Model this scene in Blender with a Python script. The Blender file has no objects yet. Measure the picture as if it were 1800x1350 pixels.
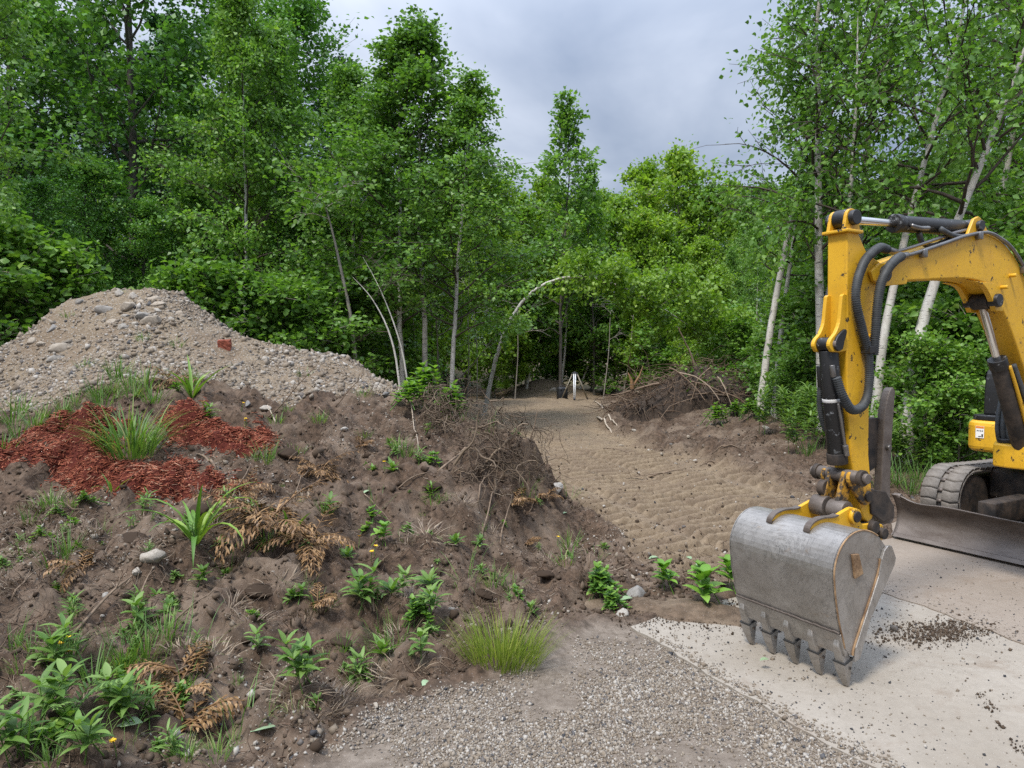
import bpy, bmesh, math, random
import numpy as np
from mathutils import Vector, Matrix

random.seed(7); RNG = np.random.default_rng(7)
scene = bpy.context.scene
COL = scene.collection
PI = math.pi

# ------------------------------------------------------------------ camera
CAM_Z = 1.6
PITCH = math.atan(45 / 1248.0)
FPX = 1248.0
cam_data = bpy.data.cameras.new('camera')
cam_data.sensor_fit = 'HORIZONTAL'
cam_data.sensor_width = 36.0
cam_data.lens = 36.0 * FPX / 1800.0
cam_data.clip_start = 0.05
cam_data.clip_end = 1500
cam = bpy.data.objects.new('camera', cam_data)
cam.location = (0, 0, CAM_Z)
cam.rotation_euler = (PI / 2 - PITCH, 0, 0)
COL.objects.link(cam)
scene.camera = cam

# ------------------------------------------------------------------ world, sun, exposure
SUN_EL, SUN_AZ = math.radians(58), math.radians(215)     # azimuth measured clockwise from +Y
world = bpy.data.worlds.new('World'); scene.world = world
world.use_nodes = True
wn, wl = world.node_tree.nodes, world.node_tree.links
wn.clear()
w_out = wn.new('ShaderNodeOutputWorld'); w_bg = wn.new('ShaderNodeBackground')
w_sky = wn.new('ShaderNodeTexSky'); w_sky.sky_type = 'NISHITA'; w_sky.sun_disc = False
w_sky.sun_elevation = SUN_EL; w_sky.sun_rotation = SUN_AZ
w_tc = wn.new('ShaderNodeTexCoord'); w_sep = wn.new('ShaderNodeSeparateXYZ')
wl.new(w_tc.outputs['Generated'], w_sep.inputs[0])
def wmath(op, a, b=None, clamp=False):
    n = wn.new('ShaderNodeMath'); n.operation = op; n.use_clamp = clamp
    for i, v in enumerate((a, b)):
        if v is None: continue
        if isinstance(v, (int, float)): n.inputs[i].default_value = v
        else: wl.new(v, n.inputs[i])
    return n.outputs[0]
zz = wmath('ADD', wmath('MAXIMUM', w_sep.outputs[2], 0.0), 0.22)
w_cmb = wn.new('ShaderNodeCombineXYZ')
wl.new(wmath('DIVIDE', w_sep.outputs[0], zz), w_cmb.inputs[0]); wl.new(wmath('DIVIDE', w_sep.outputs[1], zz), w_cmb.inputs[1])
w_cmb.inputs[2].default_value = 40.6
w_n1 = wn.new('ShaderNodeTexNoise'); w_n1.inputs['Scale'].default_value = 1.15; w_n1.inputs['Detail'].default_value = 6; w_n1.inputs['Roughness'].default_value = 0.5
w_n1.inputs['Distortion'].default_value = 0.35
wl.new(w_cmb.outputs[0], w_n1.inputs['Vector'])
w_rp = wn.new('ShaderNodeValToRGB'); r = w_rp.color_ramp
r.elements[0].position = 0.37; r.elements[0].color = (0.122, 0.150, 0.205, 1)
r.elements[1].position = 0.66; r.elements[1].color = (0.325, 0.350, 0.400, 1)
e = r.elements.new(0.50); e.color = (0.205, 0.232, 0.285, 1)
wl.new(w_n1.outputs[0], w_rp.inputs[0])
# an overcast sky is brighter towards the zenith than at the horizon
w_gr = wmath('ADD', wmath('MULTIPLY', wmath('POWER', wmath('MAXIMUM', w_sep.outputs[2], 0.0), 3.0), 5.6), 0.66)
w_cl = wn.new('ShaderNodeMix'); w_cl.data_type = 'RGBA'; w_cl.blend_type = 'MULTIPLY'; w_cl.inputs[0].default_value = 1
wl.new(w_rp.outputs[0], w_cl.inputs[6]); wl.new(w_gr, w_cl.inputs[7])
w_ns = wn.new('ShaderNodeMix'); w_ns.data_type = 'RGBA'; w_ns.blend_type = 'MULTIPLY'; w_ns.inputs[0].default_value = 1
wl.new(w_sky.outputs[0], w_ns.inputs[6]); w_ns.inputs[7].default_value = (0.1, 0.1, 0.1, 1)
w_mx = wn.new('ShaderNodeMix'); w_mx.data_type = 'RGBA'; w_mx.inputs[0].default_value = 0.9
wl.new(w_ns.outputs[2], w_mx.inputs[6]); wl.new(w_cl.outputs[2], w_mx.inputs[7])
wl.new(w_mx.outputs[2], w_bg.inputs['Color']); w_bg.inputs['Strength'].default_value = 1.0
wl.new(w_bg.outputs[0], w_out.inputs[0])

sun_data = bpy.data.lights.new('sun', 'SUN'); sun_data.energy = 1.5; sun_data.angle = math.radians(10); sun_data.color = (1.0, 0.945, 0.86)
sun = bpy.data.objects.new('sun', sun_data); COL.objects.link(sun)
sd_ = Vector((math.sin(SUN_AZ) * math.cos(SUN_EL), math.cos(SUN_AZ) * math.cos(SUN_EL), math.sin(SUN_EL)))
sun.rotation_euler = sd_.to_track_quat('Z', 'Y').to_euler(); sun.location = sd_ * 50

scene.view_settings.view_transform = 'Standard'; scene.view_settings.look = 'None'
scene.view_settings.gamma = 1.0; scene.view_settings.exposure = 1.48; scene.view_settings.use_curve_mapping = False
scene.render.engine = 'CYCLES'
scene.cycles.max_bounces = 8; scene.cycles.diffuse_bounces = 4; scene.cycles.glossy_bounces = 2; scene.cycles.transmission_bounces = 3
scene.cycles.transparent_max_bounces = 8; scene.cycles.use_denoising = False

# ------------------------------------------------------------------ helpers: pixels, numpy noise
def ray(px, py):
    a = (px - 900) / FPX; b = (675 - py) / FPX
    return np.array([a, math.cos(PITCH) + b * math.sin(PITCH), -math.sin(PITCH) + b * math.cos(PITCH)])
def at_depth(px, py, d):
    v = ray(px, py); return np.array([0, 0, CAM_Z]) + v * (d / v[1])
def gnd(px, py, z=0.0):
    v = ray(px, py); t = (z - CAM_Z) / v[2]; return np.array([0, 0, CAM_Z]) + t * v
def _h(ix, iy, s):
    n = (ix * 374761393 + iy * 668265263 + s * 1442695041).astype(np.int64)
    n = (n ^ (n >> 13)) * 1274126177
    n = n ^ (n >> 16)
    return (n & 0xFFFFFF) / float(0xFFFFFF)
def vnoise(x, y, s=0):
    x = np.asarray(x, float); y = np.asarray(y, float)
    ix = np.floor(x).astype(np.int64); iy = np.floor(y).astype(np.int64)
    fx = x - ix; fy = y - iy
    fx = fx * fx * fx * (fx * (fx * 6 - 15) + 10); fy = fy * fy * fy * (fy * (fy * 6 - 15) + 10)
    a = _h(ix, iy, s); b = _h(ix + 1, iy, s); c = _h(ix, iy + 1, s); d = _h(ix + 1, iy + 1, s)
    return (a * (1 - fx) + b * fx) * (1 - fy) + (c * (1 - fx) + d * fx) * fy
def fbm(x, y, octv=4, s=0, gain=0.5):
    t = 0; a = 1.0; n = 0
    for k in range(octv):
        t = t + a * (vnoise(np.asarray(x) * 2 ** k + 17.3 * k, np.asarray(y) * 2 ** k + 5.1 * k, s + k) - 0.5); n += a; a *= gain
    return t / n * 2
def sstep(e0, e1, x):
    t = np.clip((x - e0) / (e1 - e0), 0, 1); return t * t * (3 - 2 * t)
def sd_poly(x, y, poly):
    x = np.asarray(x, float); y = np.asarray(y, float)
    d = np.full(x.shape, 1e18); ins = np.zeros(x.shape, bool); n = len(poly)
    for i in range(n):
        ax, ay = poly[i]; bx, by = poly[(i + 1) % n]
        ex, ey = bx - ax, by - ay
        t = np.clip(((x - ax) * ex + (y - ay) * ey) / (ex * ex + ey * ey + 1e-12), 0, 1)
        d = np.minimum(d, (x - ax - t * ex) ** 2 + (y - ay - t * ey) ** 2)
        c = ((ay > y) != (by > y)) & (x < ex * (y - ay) / (ey if abs(ey) > 1e-12 else 1e-12) + ax)
        ins ^= c
    return np.where(ins, -1, 1) * np.sqrt(d)

# ------------------------------------------------------------------ helpers: meshes
def make_mesh(name, verts, quads=None, tris=None, attrs=None, smooth=False, face_mat=None):
    verts = np.asarray(verts, np.float32).reshape(-1, 3)
    q = np.asarray(quads if quads is not None else [], np.int32).reshape(-1, 4)
    t = np.asarray(tris if tris is not None else [], np.int32).reshape(-1, 3)
    me = bpy.data.meshes.new(name)
    me.vertices.add(len(verts)); me.vertices.foreach_set('co', verts.ravel())
    nl = q.size + t.size
    me.loops.add(nl); me.loops.foreach_set('vertex_index', np.concatenate([q.ravel(), t.ravel()]).astype(np.int32))
    nf = len(q) + len(t); me.polygons.add(nf)
    st = np.concatenate([np.arange(len(q)) * 4, q.size + np.arange(len(t)) * 3]).astype(np.int32)
    me.polygons.foreach_set('loop_start', st)
    if smooth: me.polygons.foreach_set('use_smooth', np.ones(nf, bool))
    if face_mat is not None: me.polygons.foreach_set('material_index', np.asarray(face_mat, np.int32))
    if attrs:
        for k, v in attrs.items():
            v = np.asarray(v, np.float32)
            if v.ndim == 2:
                a = me.attributes.new(k, 'FLOAT_COLOR', 'POINT'); a.data.foreach_set('color', v.ravel())
            else:
                a = me.attributes.new(k, 'FLOAT', 'POINT'); a.data.foreach_set('value', v)
    me.update(calc_edges=True); me.validate()
    return me
def add(name, me, mat, parent=None, loc=None, rot=None, scl=None):
    o = bpy.data.objects.new(name, me); COL.objects.link(o)
    if me is not None and mat is not None:
        for m in (mat if isinstance(mat, (list, tuple)) else [mat]):
            if len(me.materials) < (len(mat) if isinstance(mat, (list, tuple)) else 1): me.materials.append(m)
    if parent is not None: o.parent = parent
    if loc is not None: o.location = loc
    if rot is not None: o.rotation_euler = rot
    if scl is not None: o.scale = scl if hasattr(scl, '__len__') else (scl,) * 3
    return o
def tag(o, label, cat, group=None, kind=None):
    o['label'] = label
    if cat: o['category'] = cat
    if group: o['group'] = group
    if kind: o['kind'] = kind
    return o
def thing(name, label, cat, loc=(0, 0, 0), rot=None, group=None, scl=None):
    return tag(add(name, None, None, None, loc, rot, scl), label, cat, group)
def copy_thing(src, loc, rot, scl=None):
    c = src.copy(); COL.objects.link(c); c.location = loc; c.rotation_euler = rot
    if scl is not None: c.scale = scl if hasattr(scl, '__len__') else (scl,) * 3
    for ch in KIDS.get(src.name, []):
        d = ch.copy(); COL.objects.link(d); d.parent = c
    return c
KIDS = {}

class MB:
    """collects tubes, boxes, prisms and strips; build() makes ONE mesh object"""
    def __init__(s): s.v = []; s.q = []; s.t = []; s.r = []; s.n = 0
    def raw(s, v, q=None, t=None, r=None):
        v = np.asarray(v, float).reshape(-1, 3)
        if q is not None and len(q): s.q.append(np.asarray(q, int).reshape(-1, 4) + s.n)
        if t is not None and len(t): s.t.append(np.asarray(t, int).reshape(-1, 3) + s.n)
        s.v.append(v); s.r.append(np.full(len(v), random.random() if r is None else r) if np.ndim(r) == 0 else np.asarray(r)); s.n += len(v)
    def tube(s, pts, rad, sides=6, caps=False, r=None):
        pts = np.asarray(pts, float); n = len(pts); rad = np.broadcast_to(np.asarray(rad, float), (n,))
        tan = np.gradient(pts, axis=0); tan /= np.linalg.norm(tan, axis=1, keepdims=True) + 1e-9
        ref = np.array([0.0, 0, 1]) if abs(tan[0, 2]) < 0.9 else np.array([1.0, 0, 0])
        N = []; a = ref
        for k in range(n):
            a = a - tan[k] * (a @ tan[k]); a /= np.linalg.norm(a) + 1e-9; N.append(a)
        N = np.array(N); Bn = np.cross(tan, N)
        th = np.arange(sides) / sides * 2 * PI
        ring = pts[:, None, :] + rad[:, None, None] * (np.cos(th)[None, :, None] * N[:, None, :] + np.sin(th)[None, :, None] * Bn[:, None, :])
        i = np.arange(n - 1)[:, None] * sides; j = np.arange(sides)[None, :]; j2 = (j + 1) % sides
        q = np.stack([i + j, i + j2, i + sides + j2, i + sides + j], -1).reshape(-1, 4)
        v = ring.reshape(-1, 3); t = []
        if caps:
            v = np.vstack([v, pts[:1], pts[-1:]]); c0, c1 = n * sides, n * sides + 1
            for k in range(sides):
                k2 = (k + 1) % sides
                t.append((c0, k2, k)); t.append((c1, (n - 1) * sides + k, (n - 1) * sides + k2))
        s.raw(v, q, t, r)
    def cyl(s, p0, p1, rad, sides=16, r=None): s.tube([p0, p1], rad, sides, True, r)
    def box(s, lo, hi, r=None, M=None):
        x0, y0, z0 = lo; x1, y1, z1 = hi
        v = np.array([(x, y, z) for z in (z0, z1) for y in (y0, y1) for x in (x0, x1)], float)
        if M is not None: v = np.array([tuple(M @ Vector(p)) for p in v])
        s.raw(v, [(0, 2, 3, 1), (4, 5, 7, 6), (0, 1, 5, 4), (2, 6, 7, 3), (1, 3, 7, 5), (0, 4, 6, 2)], None, r)
    def build(s, name, mat, parent=None, smooth=False, bevel=0.0, **kw):
        me = make_mesh(name, np.vstack(s.v), np.vstack(s.q) if s.q else None, np.vstack(s.t) if s.t else None, {'rnd': np.concatenate(s.r)}, smooth)
        o = add(name, me, mat, parent, **kw)
        if bevel:
            m = o.modifiers.new('bevel', 'BEVEL'); m.width = bevel; m.segments = 2; m.limit_method = 'ANGLE'; m.angle_limit = math.radians(40)
        return o

# ------------------------------------------------------------------ helpers: materials
class NT:
    def __init__(s, name):
        s.m = bpy.data.materials.new(name); s.m.use_nodes = True; s.n = s.m.node_tree.nodes; s.l = s.m.node_tree.links; s.n.clear()
        s.out = s.n.new('ShaderNodeOutputMaterial'); s.b = s.n.new('ShaderNodeBsdfPrincipled'); s.l.new(s.b.outputs[0], s.out.inputs[0])
        s.tc = s.n.new('ShaderNodeTexCoord')
    def put(s, sock, v):
        if hasattr(v, 'links') or isinstance(v, bpy.types.NodeSocket): s.l.new(v, sock)
        elif isinstance(v, (tuple, list)) and len(v) == 3 and sock.type == 'RGBA': sock.default_value = (*v, 1)
        else: sock.default_value = v
    def coord(s, kind='Object', scale=(1, 1, 1)):
        mp = s.n.new('ShaderNodeMapping'); mp.inputs['Scale'].default_value = scale if hasattr(scale, '__len__') else (scale,) * 3
        s.l.new(s.tc.outputs[kind], mp.inputs[0]); return mp.outputs[0]
    def noise(s, scale, detail=4, rough=0.55, vec=None, dist=0.0, col=False):
        n = s.n.new('ShaderNodeTexNoise'); n.inputs['Scale'].default_value = scale; n.inputs['Detail'].default_value = detail; n.inputs['Roughness'].default_value = rough; n.inputs['Distortion'].default_value = dist
        s.l.new(vec if vec is not None else s.tc.outputs['Object'], n.inputs['Vector']); return n.outputs[1 if col else 0]
    def vor(s, scale, vec=None, feature='F1', out=0, rnd=1.0):
        n = s.n.new('ShaderNodeTexVoronoi'); n.feature = feature; n.inputs['Scale'].default_value = scale; n.inputs['Randomness'].default_value = rnd
        s.l.new(vec if vec is not None else s.tc.outputs['Object'], n.inputs['Vector']); return n.outputs[out]
    def attr(s, name, out='Fac', comp=None):
        n = s.n.new('ShaderNodeAttribute'); n.attribute_name = name
        if comp is None: return n.outputs[out]
        p = s.n.new('ShaderNodeSeparateColor'); s.l.new(n.outputs['Color'], p.inputs[0]); return p.outputs[comp]
    def ramp(s, fac, stops, interp='LINEAR'):
        n = s.n.new('ShaderNodeValToRGB'); r = n.color_ramp; r.interpolation = interp
        while len(r.elements) < len(stops): r.elements.new(0.5)
        for e, (p, c) in zip(r.elements, stops):
            e.position = p; e.color = (c, c, c, 1) if isinstance(c, (int, float)) else (*c, 1)
        s.put(n.inputs[0], fac); return n.outputs[0]
    def mix(s, fac, a, b, mode='MIX'):
        n = s.n.new('ShaderNodeMix'); n.data_type = 'RGBA'; n.blend_type = mode
        s.put(n.inputs[0], fac); s.put(n.inputs[6], a); s.put(n.inputs[7], b); return n.outputs[2]
    def math(s, op, a, b=0.0, clamp=False):
        n = s.n.new('ShaderNodeMath'); n.operation = op; n.use_clamp = clamp; s.put(n.inputs[0], a); s.put(n.inputs[1], b); return n.outputs[0]
    def bump(s, h, strength=0.5, dist=0.02, prev=None):
        n = s.n.new('ShaderNodeBump'); n.inputs['Strength'].default_value = strength; n.inputs['Distance'].default_value = dist
        s.put(n.inputs['Height'], h)
        if prev is not None: s.l.new(prev, n.inputs['Normal'])
        s.l.new(n.outputs[0], s.b.inputs['Normal']); return n.outputs[0]
    def fin(s, color=None, rough=None, metal=None, spec=None):
        if color is not None: s.put(s.b.inputs['Base Color'], color)
        if rough is not None: s.put(s.b.inputs['Roughness'], rough)
        if metal is not None: s.put(s.b.inputs['Metallic'], metal)
        if spec is not None: s.put(s.b.inputs['Specular IOR Level'], spec)
        return s.m
MAT = {}
def plain(name, col, rough=0.6, metal=0.0, var=0.25, scale=6.0, bump=0.0):
    t = NT(name); n = t.noise(scale, 5, 0.6)
    c = t.mix(t.ramp(n, [(0.3, 0.0), (0.7, 1.0)]), tuple(x * (1 - var) for x in col), tuple(min(1, x * (1 + var)) for x in col))
    if bump: t.bump(t.noise(scale * 6, 4, 0.7), bump, 0.01)
    MAT[name] = t.fin(c, rough, metal, 0.4); return MAT[name]
def leaf_mat(name, stops, trans=0.32, rough=0.45, hue=0.12):
    t = NT(name); r = t.attr('rnd')
    oi = t.n.new('ShaderNodeObjectInfo')
    f = t.math('ADD', r, t.math('MULTIPLY', t.math('SUBTRACT', oi.outputs['Random'], 0.5), hue * 2), True)
    c = t.ramp(f, stops)
    t.fin(c, rough, 0, 0.35)
    tr = t.n.new('ShaderNodeBsdfTranslucent'); t.l.new(t.mix(1.0, c, (1.25, 1.35, 0.55), 'MULTIPLY'), tr.inputs[0])
    mx = t.n.new('ShaderNodeMixShader'); mx.inputs[0].default_value = trans
    t.l.new(t.b.outputs[0], mx.inputs[1]); t.l.new(tr.outputs[0], mx.inputs[2]); t.l.new(mx.outputs[0], t.out.inputs[0])
    MAT[name] = t.m; return t.m
# ================================================================== TERRAIN
def lin(a, b, step): return np.arange(a, b - 1e-6, step)
def geo_(a, b, n): return a + (b - a) * (np.linspace(0, 1, n, endpoint=False) ** 2)
XS = np.concatenate([-9.5 - (geo_(0, 240, 26)[::-1] + 0.4), lin(-9.5, -6.2, 0.07), lin(-6.2, 4.0, 0.027), lin(4.0, 9.0, 0.09), 9.0 + geo_(0, 240, 30), [249.0]])
YS = np.concatenate([[-30, -15, -6, -2, 0], lin(1.0, 2.0, 0.1), lin(2.0, 8.2, 0.027), lin(8.2, 13.0, 0.032), lin(13.0, 31.0, 0.11), 31 + geo_(0, 270, 40), [301.0]])
NX, NY = len(XS), len(YS)
GX, GY = np.meshgrid(XS, YS)            # row = y

# --- heap control points (photo pixel, distance of the slope there) -> height above the base
CP = [(0,1350,2.6),(0,1150,3.4),(0,1000,4.2),(0,850,5.2),(0,760,6.2),(0,700,7.4),(0,622,9.0),
      (130,1250,3.0),(120,1060,3.9),(120,900,4.9),(120,760,6.0),(120,690,6.9),(110,610,8.2),(130,532,9.2),
      (250,1320,2.85),(250,1150,3.55),(250,1004,4.15),(250,905,4.75),(250,842,5.15),(250,777,5.7),(250,720,6.2),(250,675,7.0),(250,591,8.1),(235,514,9.2),
      (345,680,7.0),(345,600,8.2),(335,530,9.3),(368,562,9.1),
      (480,1270,3.05),(480,1130,3.7),(480,1000,4.4),(480,880,5.2),(480,780,6.2),(480,700,7.2),(480,650,8.0),(470,606,8.9),
      (600,1180,3.55),(600,1050,4.25),(600,900,5.2),(600,800,6.1),(600,720,7.0),(600,670,7.8),(620,636,8.7),
      (700,1190,3.6),(700,1050,4.4),(700,900,5.4),(700,800,6.2),(700,740,6.8),(700,686,7.7),
      (790,1160,3.8),(790,1020,4.7),(790,900,5.5),(790,810,6.1),(790,755,6.6),(760,716,7.3),
      (850,1140,3.95),(845,1010,4.9),(845,930,5.45),(850,760,6.9),(870,758,6.8),(830,800,6.3),
      (900,768,6.85),(930,785,6.75),(930,850,6.35),(925,960,5.95),(900,880,6.0),(870,900,5.75),(870,985,5.35),
      (985,890,6.7),(1000,970,5.85),(960,1060,4.7),(1070,975,5.75),(960,830,6.9)]
cp = np.array([at_depth(*c) for c in CP])
extra = [(-5.0,10.6,0.9),(-4.9,12.0,0.1),(-2.0,10.2,0.3),(-1.0,9.5,0.1),(0.2,8.3,0.05),(0.9,7.4,0.0),(1.2,6.2,0.0),(1.0,5.0,0.0),(0.5,4.3,0.0),(0.0,3.6,0.0),(-0.6,3.0,0.0),(-1.0,2.2,0.0),
         (-7.5,9.8,1.3),(-7.0,7.5,1.15),(-6.5,6.0,.8),(-6,4.2,.35),(-4.5,2.8,.15),(-9.5,8,.6),(-9.5,5,.2),(-9,11.5,.2),(-3,1.5,0.0),(-6,1.8,0.0),(-9.5,2.5,0.0),(-11,9,0),(-11,5,0),
         (-6.8,12.5,.05),(-2.6,11.3,.05),(0.6,2.2,0),(2,3,0),(2,5,0),(2,7,0),(1.5,9,0),(0,10.2,0),(-1,12,0),(-4,14,0),(-8,14,0)]
cp = np.vstack([cp, np.array(extra)])
def tps(r2): return 0.5 * r2 * np.log(r2 + 1e-9)
d2 = ((cp[:, None, :2] - cp[None, :, :2]) ** 2).sum(-1)
n = len(cp); A = np.zeros((n + 3, n + 3)); A[:n, :n] = tps(d2) + np.eye(n) * 0.02
A[:n, n] = 1; A[:n, n + 1:] = cp[:, :2]; A[n:, :n] = A[:n, n:].T
sol = np.linalg.solve(A, np.concatenate([cp[:, 2], np.zeros(3)]))
def heap_h(x, y):
    o = np.zeros(x.shape)
    idx = np.nonzero((x > -12) & (x < 3.5) & (y > 1) & (y < 15))
    xx, yy = x[idx], y[idx]; res = np.empty(len(xx))
    for k in range(0, len(xx), 40000):
        a, b = xx[k:k + 40000], yy[k:k + 40000]
        r2 = (a[:, None] - cp[None, :, 0]) ** 2 + (b[:, None] - cp[None, :, 1]) ** 2
        res[k:k + 40000] = tps(r2) @ sol[:n] + sol[n] + sol[n + 1] * a + sol[n + 2] * b
    o[idx] = res; return o
HEAP_POLY = [tuple(gnd(*p)[:2]) for p in [(470,1350),(560,1290),(640,1225),(760,1195),(850,1165),(935,1120),(1000,1060),(1060,1005),(1105,965)]] + \
            [(1.0,6.5),(0.75,7.4),(0.1,8.4),(-.9,9.7),(-2.2,11.0),(-5,12.2),(-8.5,12.2),(-10.6,9.5),(-10.4,5),(-9,2.2),(-4,1.4),(-1.6,1.6)]
GRAVEL_POLY = [(-4.9,6.7),(-4.3,6.75),(-3.76,6.75),(-3.2,6.85),(-2.6,7.05),(-2.15,7.05),(-1.7,7.3),(-1.25,7.35),(-0.85,7.75),(-0.75,8.6),(-2.2,11.0),(-5,12.2),(-8.5,12.2),(-10.6,9.5),(-9,7.2),(-6.5,6.6)]
TRACK_POLY = [(0.85,5.85),(1.5,5.0),(2.2,4.9),(3.0,6.6),(3.3,8.2),(3.0,9.5),(2.5,11.5),(2.0,15),(2.5,19),(3.2,25),(3.4,28),(-2.2,28),(-2.6,24),(-2.2,15),(-1.2,10.5),(.2,8.5),(.4,7)]
DRIVE_POLY = [tuple(gnd(*p)[:2]) for p in [(545,1350),(640,1262),(760,1222),(860,1188),(950,1120),(1015,1075),(1150,1085),(1320,1180),(1480,1270),(1620,1345)]] + [(1.75,2.0),(1.2,0.8),(-.6,0.8),(-0.8,2.0)]
SLAB_FRONT = [tuple(gnd(*p)[:2]) for p in [(1108,1096),(1160,1073),(1300,1040),(1420,995),(1560,1020),(1680,1060),(1800,1105)]] + [(5.4,3.0),(4.0,1.0),(1.95,1.0)] + [tuple(gnd(*p)[:2]) for p in [(1560,1350),(1480,1312),(1395,1268),(1330,1225),(1240,1178),(1180,1135)]]
SLAB_REAR = [tuple(gnd(*p)[:2]) for p in [(1440,1003),(1480,960),(1570,942)]] + [(3.7,6.9),(5.2,8.2),(8.5,6.4),(8.5,2.0),(5.3,2.4)] + [tuple(gnd(*p)[:2]) for p in [(1800,1128),(1660,1075),(1550,1036)]]
SLAB_ALL = [SLAB_FRONT, SLAB_REAR]

def base_h(x, y):
    z = 0.2 * sstep(6, 26, y)
    z = z + 0.40 * np.exp(-(((x - 4.6) / 1.15) ** 2)) * sstep(8.0, 10.5, y) * (1 - sstep(17, 22, y))           # cut bank right of the track
    z = z + 0.62 * np.exp(-(((x - 1.25) / 1.35) ** 2) - (((y - 27.6) / 0.9) ** 2))                              # far spoil mound
    z = z + 1.9 * np.exp(-(((x + 6.0) / 5.0) ** 2) - (((y - 37) / 3.0) ** 2))                                   # sand heap beyond the trees
    z = z + 0.10 * fbm(x * 0.35, y * 0.35, 3, 5) * sstep(10, 18, np.hypot(x * 1.2, y))
    z = z + 3.0 * sstep(45, 160, y)
    return z
dH = sd_poly(GX, GY, HEAP_POLY) + 0.10 * fbm(GX * 1.6, GY * 1.6, 3, 21)
mH = 1 - sstep(-0.06, 0.05, dH)
heapw = 1 - sstep(-0.25, 0.25, dH)
hh = np.maximum(heap_h(GX, GY), 0.0)
dG = sd_poly(GX, GY, GRAVEL_POLY) + 0.28 * fbm(GX * 1.3, GY * 1.3, 4, 31)
mG = 1 - sstep(-0.08, 0.05, dG)
dT = sd_poly(GX, GY, TRACK_POLY) + 0.35 * fbm(GX * 0.9, GY * 0.9, 4, 41)
mT = (1 - sstep(-0.25, 0.2, dT))
dD = sd_poly(GX, GY, DRIVE_POLY) + 0.16 * fbm(GX * 2.2, GY * 2.2, 4, 51)
mD = 1 - sstep(-0.15, 0.08, dD)
dS = np.minimum(sd_poly(GX, GY, SLAB_FRONT), sd_poly(GX, GY, SLAB_REAR))
Z = base_h(GX, GY) * (1 - heapw) + hh * heapw
# rough soil: clods and small ledges on the heap
soil_r = mH * (1 - mG)
Z += soil_r * (0.12 * fbm(GX * 2.1, GY * 2.1, 3, 60) + 0.13 * np.maximum(fbm(GX * 5.5, GY * 5.5, 4, 61, 0.6), -0.25) + 0.09 * (np.abs(fbm(GX * 4.3, GY * 4.3, 2, 65)) - .15) + 0.05 * fbm(GX * 13, GY * 13, 3, 62))
Z += mG * (0.07 * fbm(GX * 1.8, GY * 1.8, 3, 63) + 0.045 * fbm(GX * 7, GY * 7, 4, 64, .6))
# eroded band in the gravel pile on its left shoulder
Z -= mG * 0.16 * np.exp(-((GX + 5.75 + 0.35 * (GY - 8.0)) / 0.22) ** 2) * sstep(6.9, 7.4, GY) * (1 - sstep(8.4, 8.9, GY))
# crawler prints pressed into the dirt track
py_ = np.array([4, 5.5, 8, 11, 15, 20, 28.0]); px_ = np.array([3.2, 2.35, 1.55, 1.0, 0.7, 0.6, 0.5])
xc = np.interp(GY, py_, px_); slope = np.gradient(np.interp(YS, py_, px_), YS)[:, None]
lat = (GX - xc) / np.sqrt(1 + slope ** 2); s_al = GY * np.sqrt(1 + slope ** 2) + lat * slope * 0.9
tread = np.zeros_like(Z)
for off, wd, ph, sk in [(-1.25, .36, 0.0, .25), (-0.62, .33, .4, -.1), (0.05, .34, .8, .2), (0.62, .36, .2, .05), (1.25, .36, .6, -.2), (1.75, .3, .1, .1)]:
    l = lat - off - 0.10 * np.sin(GY * 0.8 + ph * 9)
    m = 1 - sstep(wd * 0.42, wd * 0.56, np.abs(l))
    fz = ((s_al + sk * l + 0.02 * fbm(GX * 3, GY * 3, 2, 70)) / 0.125 + ph) % 1.0
    prof = sstep(0.0, 0.25, fz) * (1 - sstep(0.5, 0.78, fz))
    m = m * sstep(-0.35, 0.15, fbm(GX * 0.8, GY * 0.8, 3, int(80 + off * 10)))
    tread = np.where(m > 0.02, tread * (1 - m) + m * (prof * 0.075 - 0.04), tread)
# crawler prints of the nearer stretch, bands slanting down the track, ribs across them
sU = GX * .36 - GY * .93; sW = GX * .93 + GY * .36
lane = np.zeros_like(Z)
for c0_, wd, ph in [(2.75, .40, .1), (3.45, .42, .5), (4.15, .46, .3), (4.85, .40, .8), (5.45, .46, .6), (6.15, .42, .2), (6.9, .42, .9)]:
    l = sW - c0_ - 0.10 * np.sin(sU * 0.9 + ph * 7)
    m = (1 - sstep(wd * 0.58, wd * 0.80, np.abs(l))) * sstep(-.38, -.05, fbm(GX * .7, GY * .7, 3, int(200 + ph * 30)))
    fz = ((sU + .10 * l + 0.018 * fbm(GX * 2.0, GY * 2.0, 2, 77)) / 0.19 + ph) % 1.0
    prof = sstep(0.0, 0.16, fz) * (1 - sstep(0.34, 0.60, fz))
    lane = lane * (1 - m) + m * (prof * 0.105 * (1 + .3 * fbm(GX * 2, GY * 2, 2, 78)) - 0.05)
near_w = (1 - sstep(11.0, 13.0, GY)); tread = tread * (1 - near_w) + lane * near_w
Z += mT * (1 - mH) * (1 - mD) * (tread + 0.03 * fbm(GX * 1.2, GY * 1.2, 3, 71) + 0.012 * fbm(GX * 11, GY * 11, 3, 72))
other = (1 - mH) * (1 - mT) * (1 - mD)
Z += other * sstep(-0.1, 0.5, dS) * (0.12 * fbm(GX * 2, GY * 2, 4, 73) + 0.09 * fbm(GX * 6, GY * 6, 4, 74, .6)) * (GY < 45)
Z += 0.16 * np.exp(-((dT - .22) / .2) ** 2) * (GX > 1.2) * sstep(8.0, 9.5, GY) * (1 - sstep(17, 20, GY)) * (1 + 1.2 * fbm(GX * 3, GY * 3, 3, 79))
Z += mD * (1 - mH) * (-0.030 + 0.008 * fbm(GX * 3, GY * 3, 3, 75))
in_slab = 1 - sstep(-0.10, 0.02, dS)
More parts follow.
